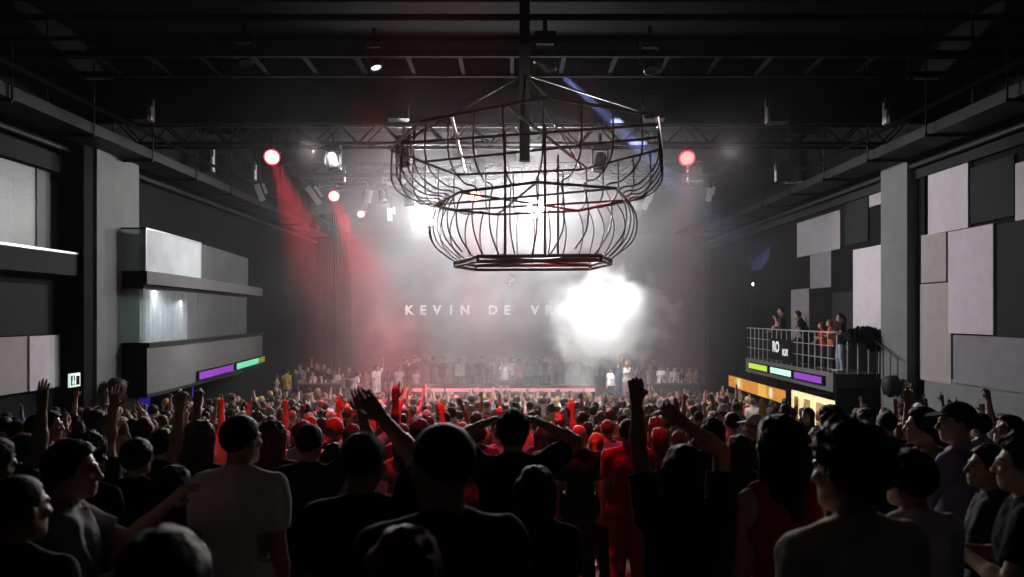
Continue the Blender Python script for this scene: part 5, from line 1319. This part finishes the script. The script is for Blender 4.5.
# white floods towards the hall
for p, W in ((W1, 1100), (W2, 1400)):
    spot('flood_light', p + Vector((0, -.15, 0)), Vector((.2, 4, 3.6)) - p, W * 5, WH, 80, .9, .2)
    l = bpy.data.lights.new('flood_glow', 'POINT'); l.energy = W * 1.3; l.color = WH; l.shadow_soft_size = .25
    o = bpy.data.objects.new('flood_glow', l); COL.objects.link(o); o.location = p + Vector((0, -.3, 0))
for x_ in (-5.5, 0.6, 6): spot('audience_fill_light', (x_, 22.0, 9.5), Vector((x_ * .45, 3.5, 3.6)) - Vector((x_, 22.0, 9.5)), 1400, (1, .90, .86), 50, .9, .15)  # added spots to rim the near heads, no fixtures of their own
# top light over the front rows and stage
for x_ in (-5, 0, 5): spot('front_row_light', (x_, 22.3, 9.5), (0, .42, -1), 4200, (1, .95, .93), 62, .9, .3)
area('stage_light', (0, 35.5, 10.6), (0, .05, -1), 150, (.96, .93, 1), 12, 1.5, 120)
spot('plume_fill_light', (5.2, 33.2, 9.9), PC - Vector((5.2, 33.2, 9.9)), 7500, (1, 1, 1), 38, .6, .2)  # plume spots are added to brighten the smoke, without fixtures
spot('plume_fill_light', (2.2, 33.0, 9.9), PC - Vector((2.2, 33.0, 9.9)), 5000, (1, 1, 1), 36, .6, .2)
spot('plume_fill_light', (2.9, 29, 9.0), PC - Vector((2.9, 29, 9.0)), 18000, (1, 1, 1), 22, .6, .2)
spot('booth_fill_light', (1.2, 34.2, 9.6), Vector((-.2, 38.2, 2.3)) - Vector((1.2, 34.2, 9.6)), 3500, (1, .98, .92), 12, .6, .1)  # added narrow spot to make the performer stand out
spot('plume_fill_light', (.6, 32, 9.2), PC + Vector((-.9, 0, -1.0)) - Vector((.6, 32, 9.2)), 14000, (1, 1, 1), 30, .7, .2)
# added spots on the side walls, standing in for flood and haze light
spot('right_wall_fill_light', (-1.5, 25, 9.4), Vector((11, 21.5, 5.6)) - Vector((-1.5, 25, 9.4)), 3200, (.95, .92, 1), 62, .8, .4)
spot('left_wall_fill_light', (1.5, 26, 9.4), Vector((-11, 21, 4.6)) - Vector((1.5, 26, 9.4)), 3600, (.97, .97, 1), 58, .8, .4)
spot('cage_fill_light', (1.5, 5.5, 11.4), Vector((.2, 14, 7.0)) - Vector((1.5, 5.5, 11.4)), 420, (1, .86, .84), 34, .8, .3)  # added spot from the camera side to lighten the bars
# beams
spot('blue_beam_light', BLUE_P, BLUE_D, 200000, (.3, .38, 1), 4.5, .3, .05)
spot('pale_beam_light', PALE_P, PALE_D, 8000, (.6, .6, 1), 4, .3, .05)
# inside the left boxes
spot('window_fill_light', (-11.5, 11, 6.9), Vector((-12.2, 20, 7.2)) - Vector((-11.5, 11, 6.9)), 40, (.9, .95, 1), 60, 1, .3).data.specular_factor = 0  # added lamp in the recess, standing in for light reflected in the window
area('curtain_light', (-10.2, 23.9, 5.5), (-.55, 0, -1), 60, (.9, .93, 1), .1, 3.2, 170)
area('bar_light', (9.8, 28, 2.7), (-.3, 0, -1), 6, (1, .8, .5), 1, 6, 150)
wd = bpy.data.worlds.new('hall_world'); SC.world = wd; wd.use_nodes = True
wd.node_tree.nodes['Background'].inputs[0].default_value = (0, 0, 0, 1)
area('house_fill_light', (0, 3, 11.6), (0, .5, -1), 4, (1, .95, .95), 14, 6, 180)  # added faint fill on the backs of the near crowd, no fixture

# ------------------------------------------------------------------ camera
cam = bpy.data.cameras.new('camera'); cam.sensor_fit = 'HORIZONTAL'; cam.sensor_width = 36; cam.lens = F * 36 / 1024
cam.shift_x = 0; cam.shift_y = (HY - 288.5) / 1024; cam.dof.use_dof = True; cam.dof.focus_distance = 15; cam.dof.aperture_fstop = 2.6; cam.clip_end = 200; cam.clip_start = .05
co = bpy.data.objects.new('camera', cam); COL.objects.link(co); co.location = (0, 0, ZC); co.rotation_euler = (PI / 2, 0, 0); SC.camera = co
SC.view_settings.view_transform = 'Standard'; SC.view_settings.look = 'None'; SC.view_settings.exposure = 0
cy = SC.cycles
cy.use_denoising = True; cy.max_bounces = 6; cy.diffuse_bounces = 2; cy.glossy_bounces = 2; cy.transmission_bounces = 2; cy.transparent_max_bounces = 12; cy.volume_bounces = 1
cy.sample_clamp_indirect = 4; cy.sample_clamp_direct = 0; cy.volume_step_rate = 1; cy.volume_max_steps = 256
cy.use_adaptive_sampling = False
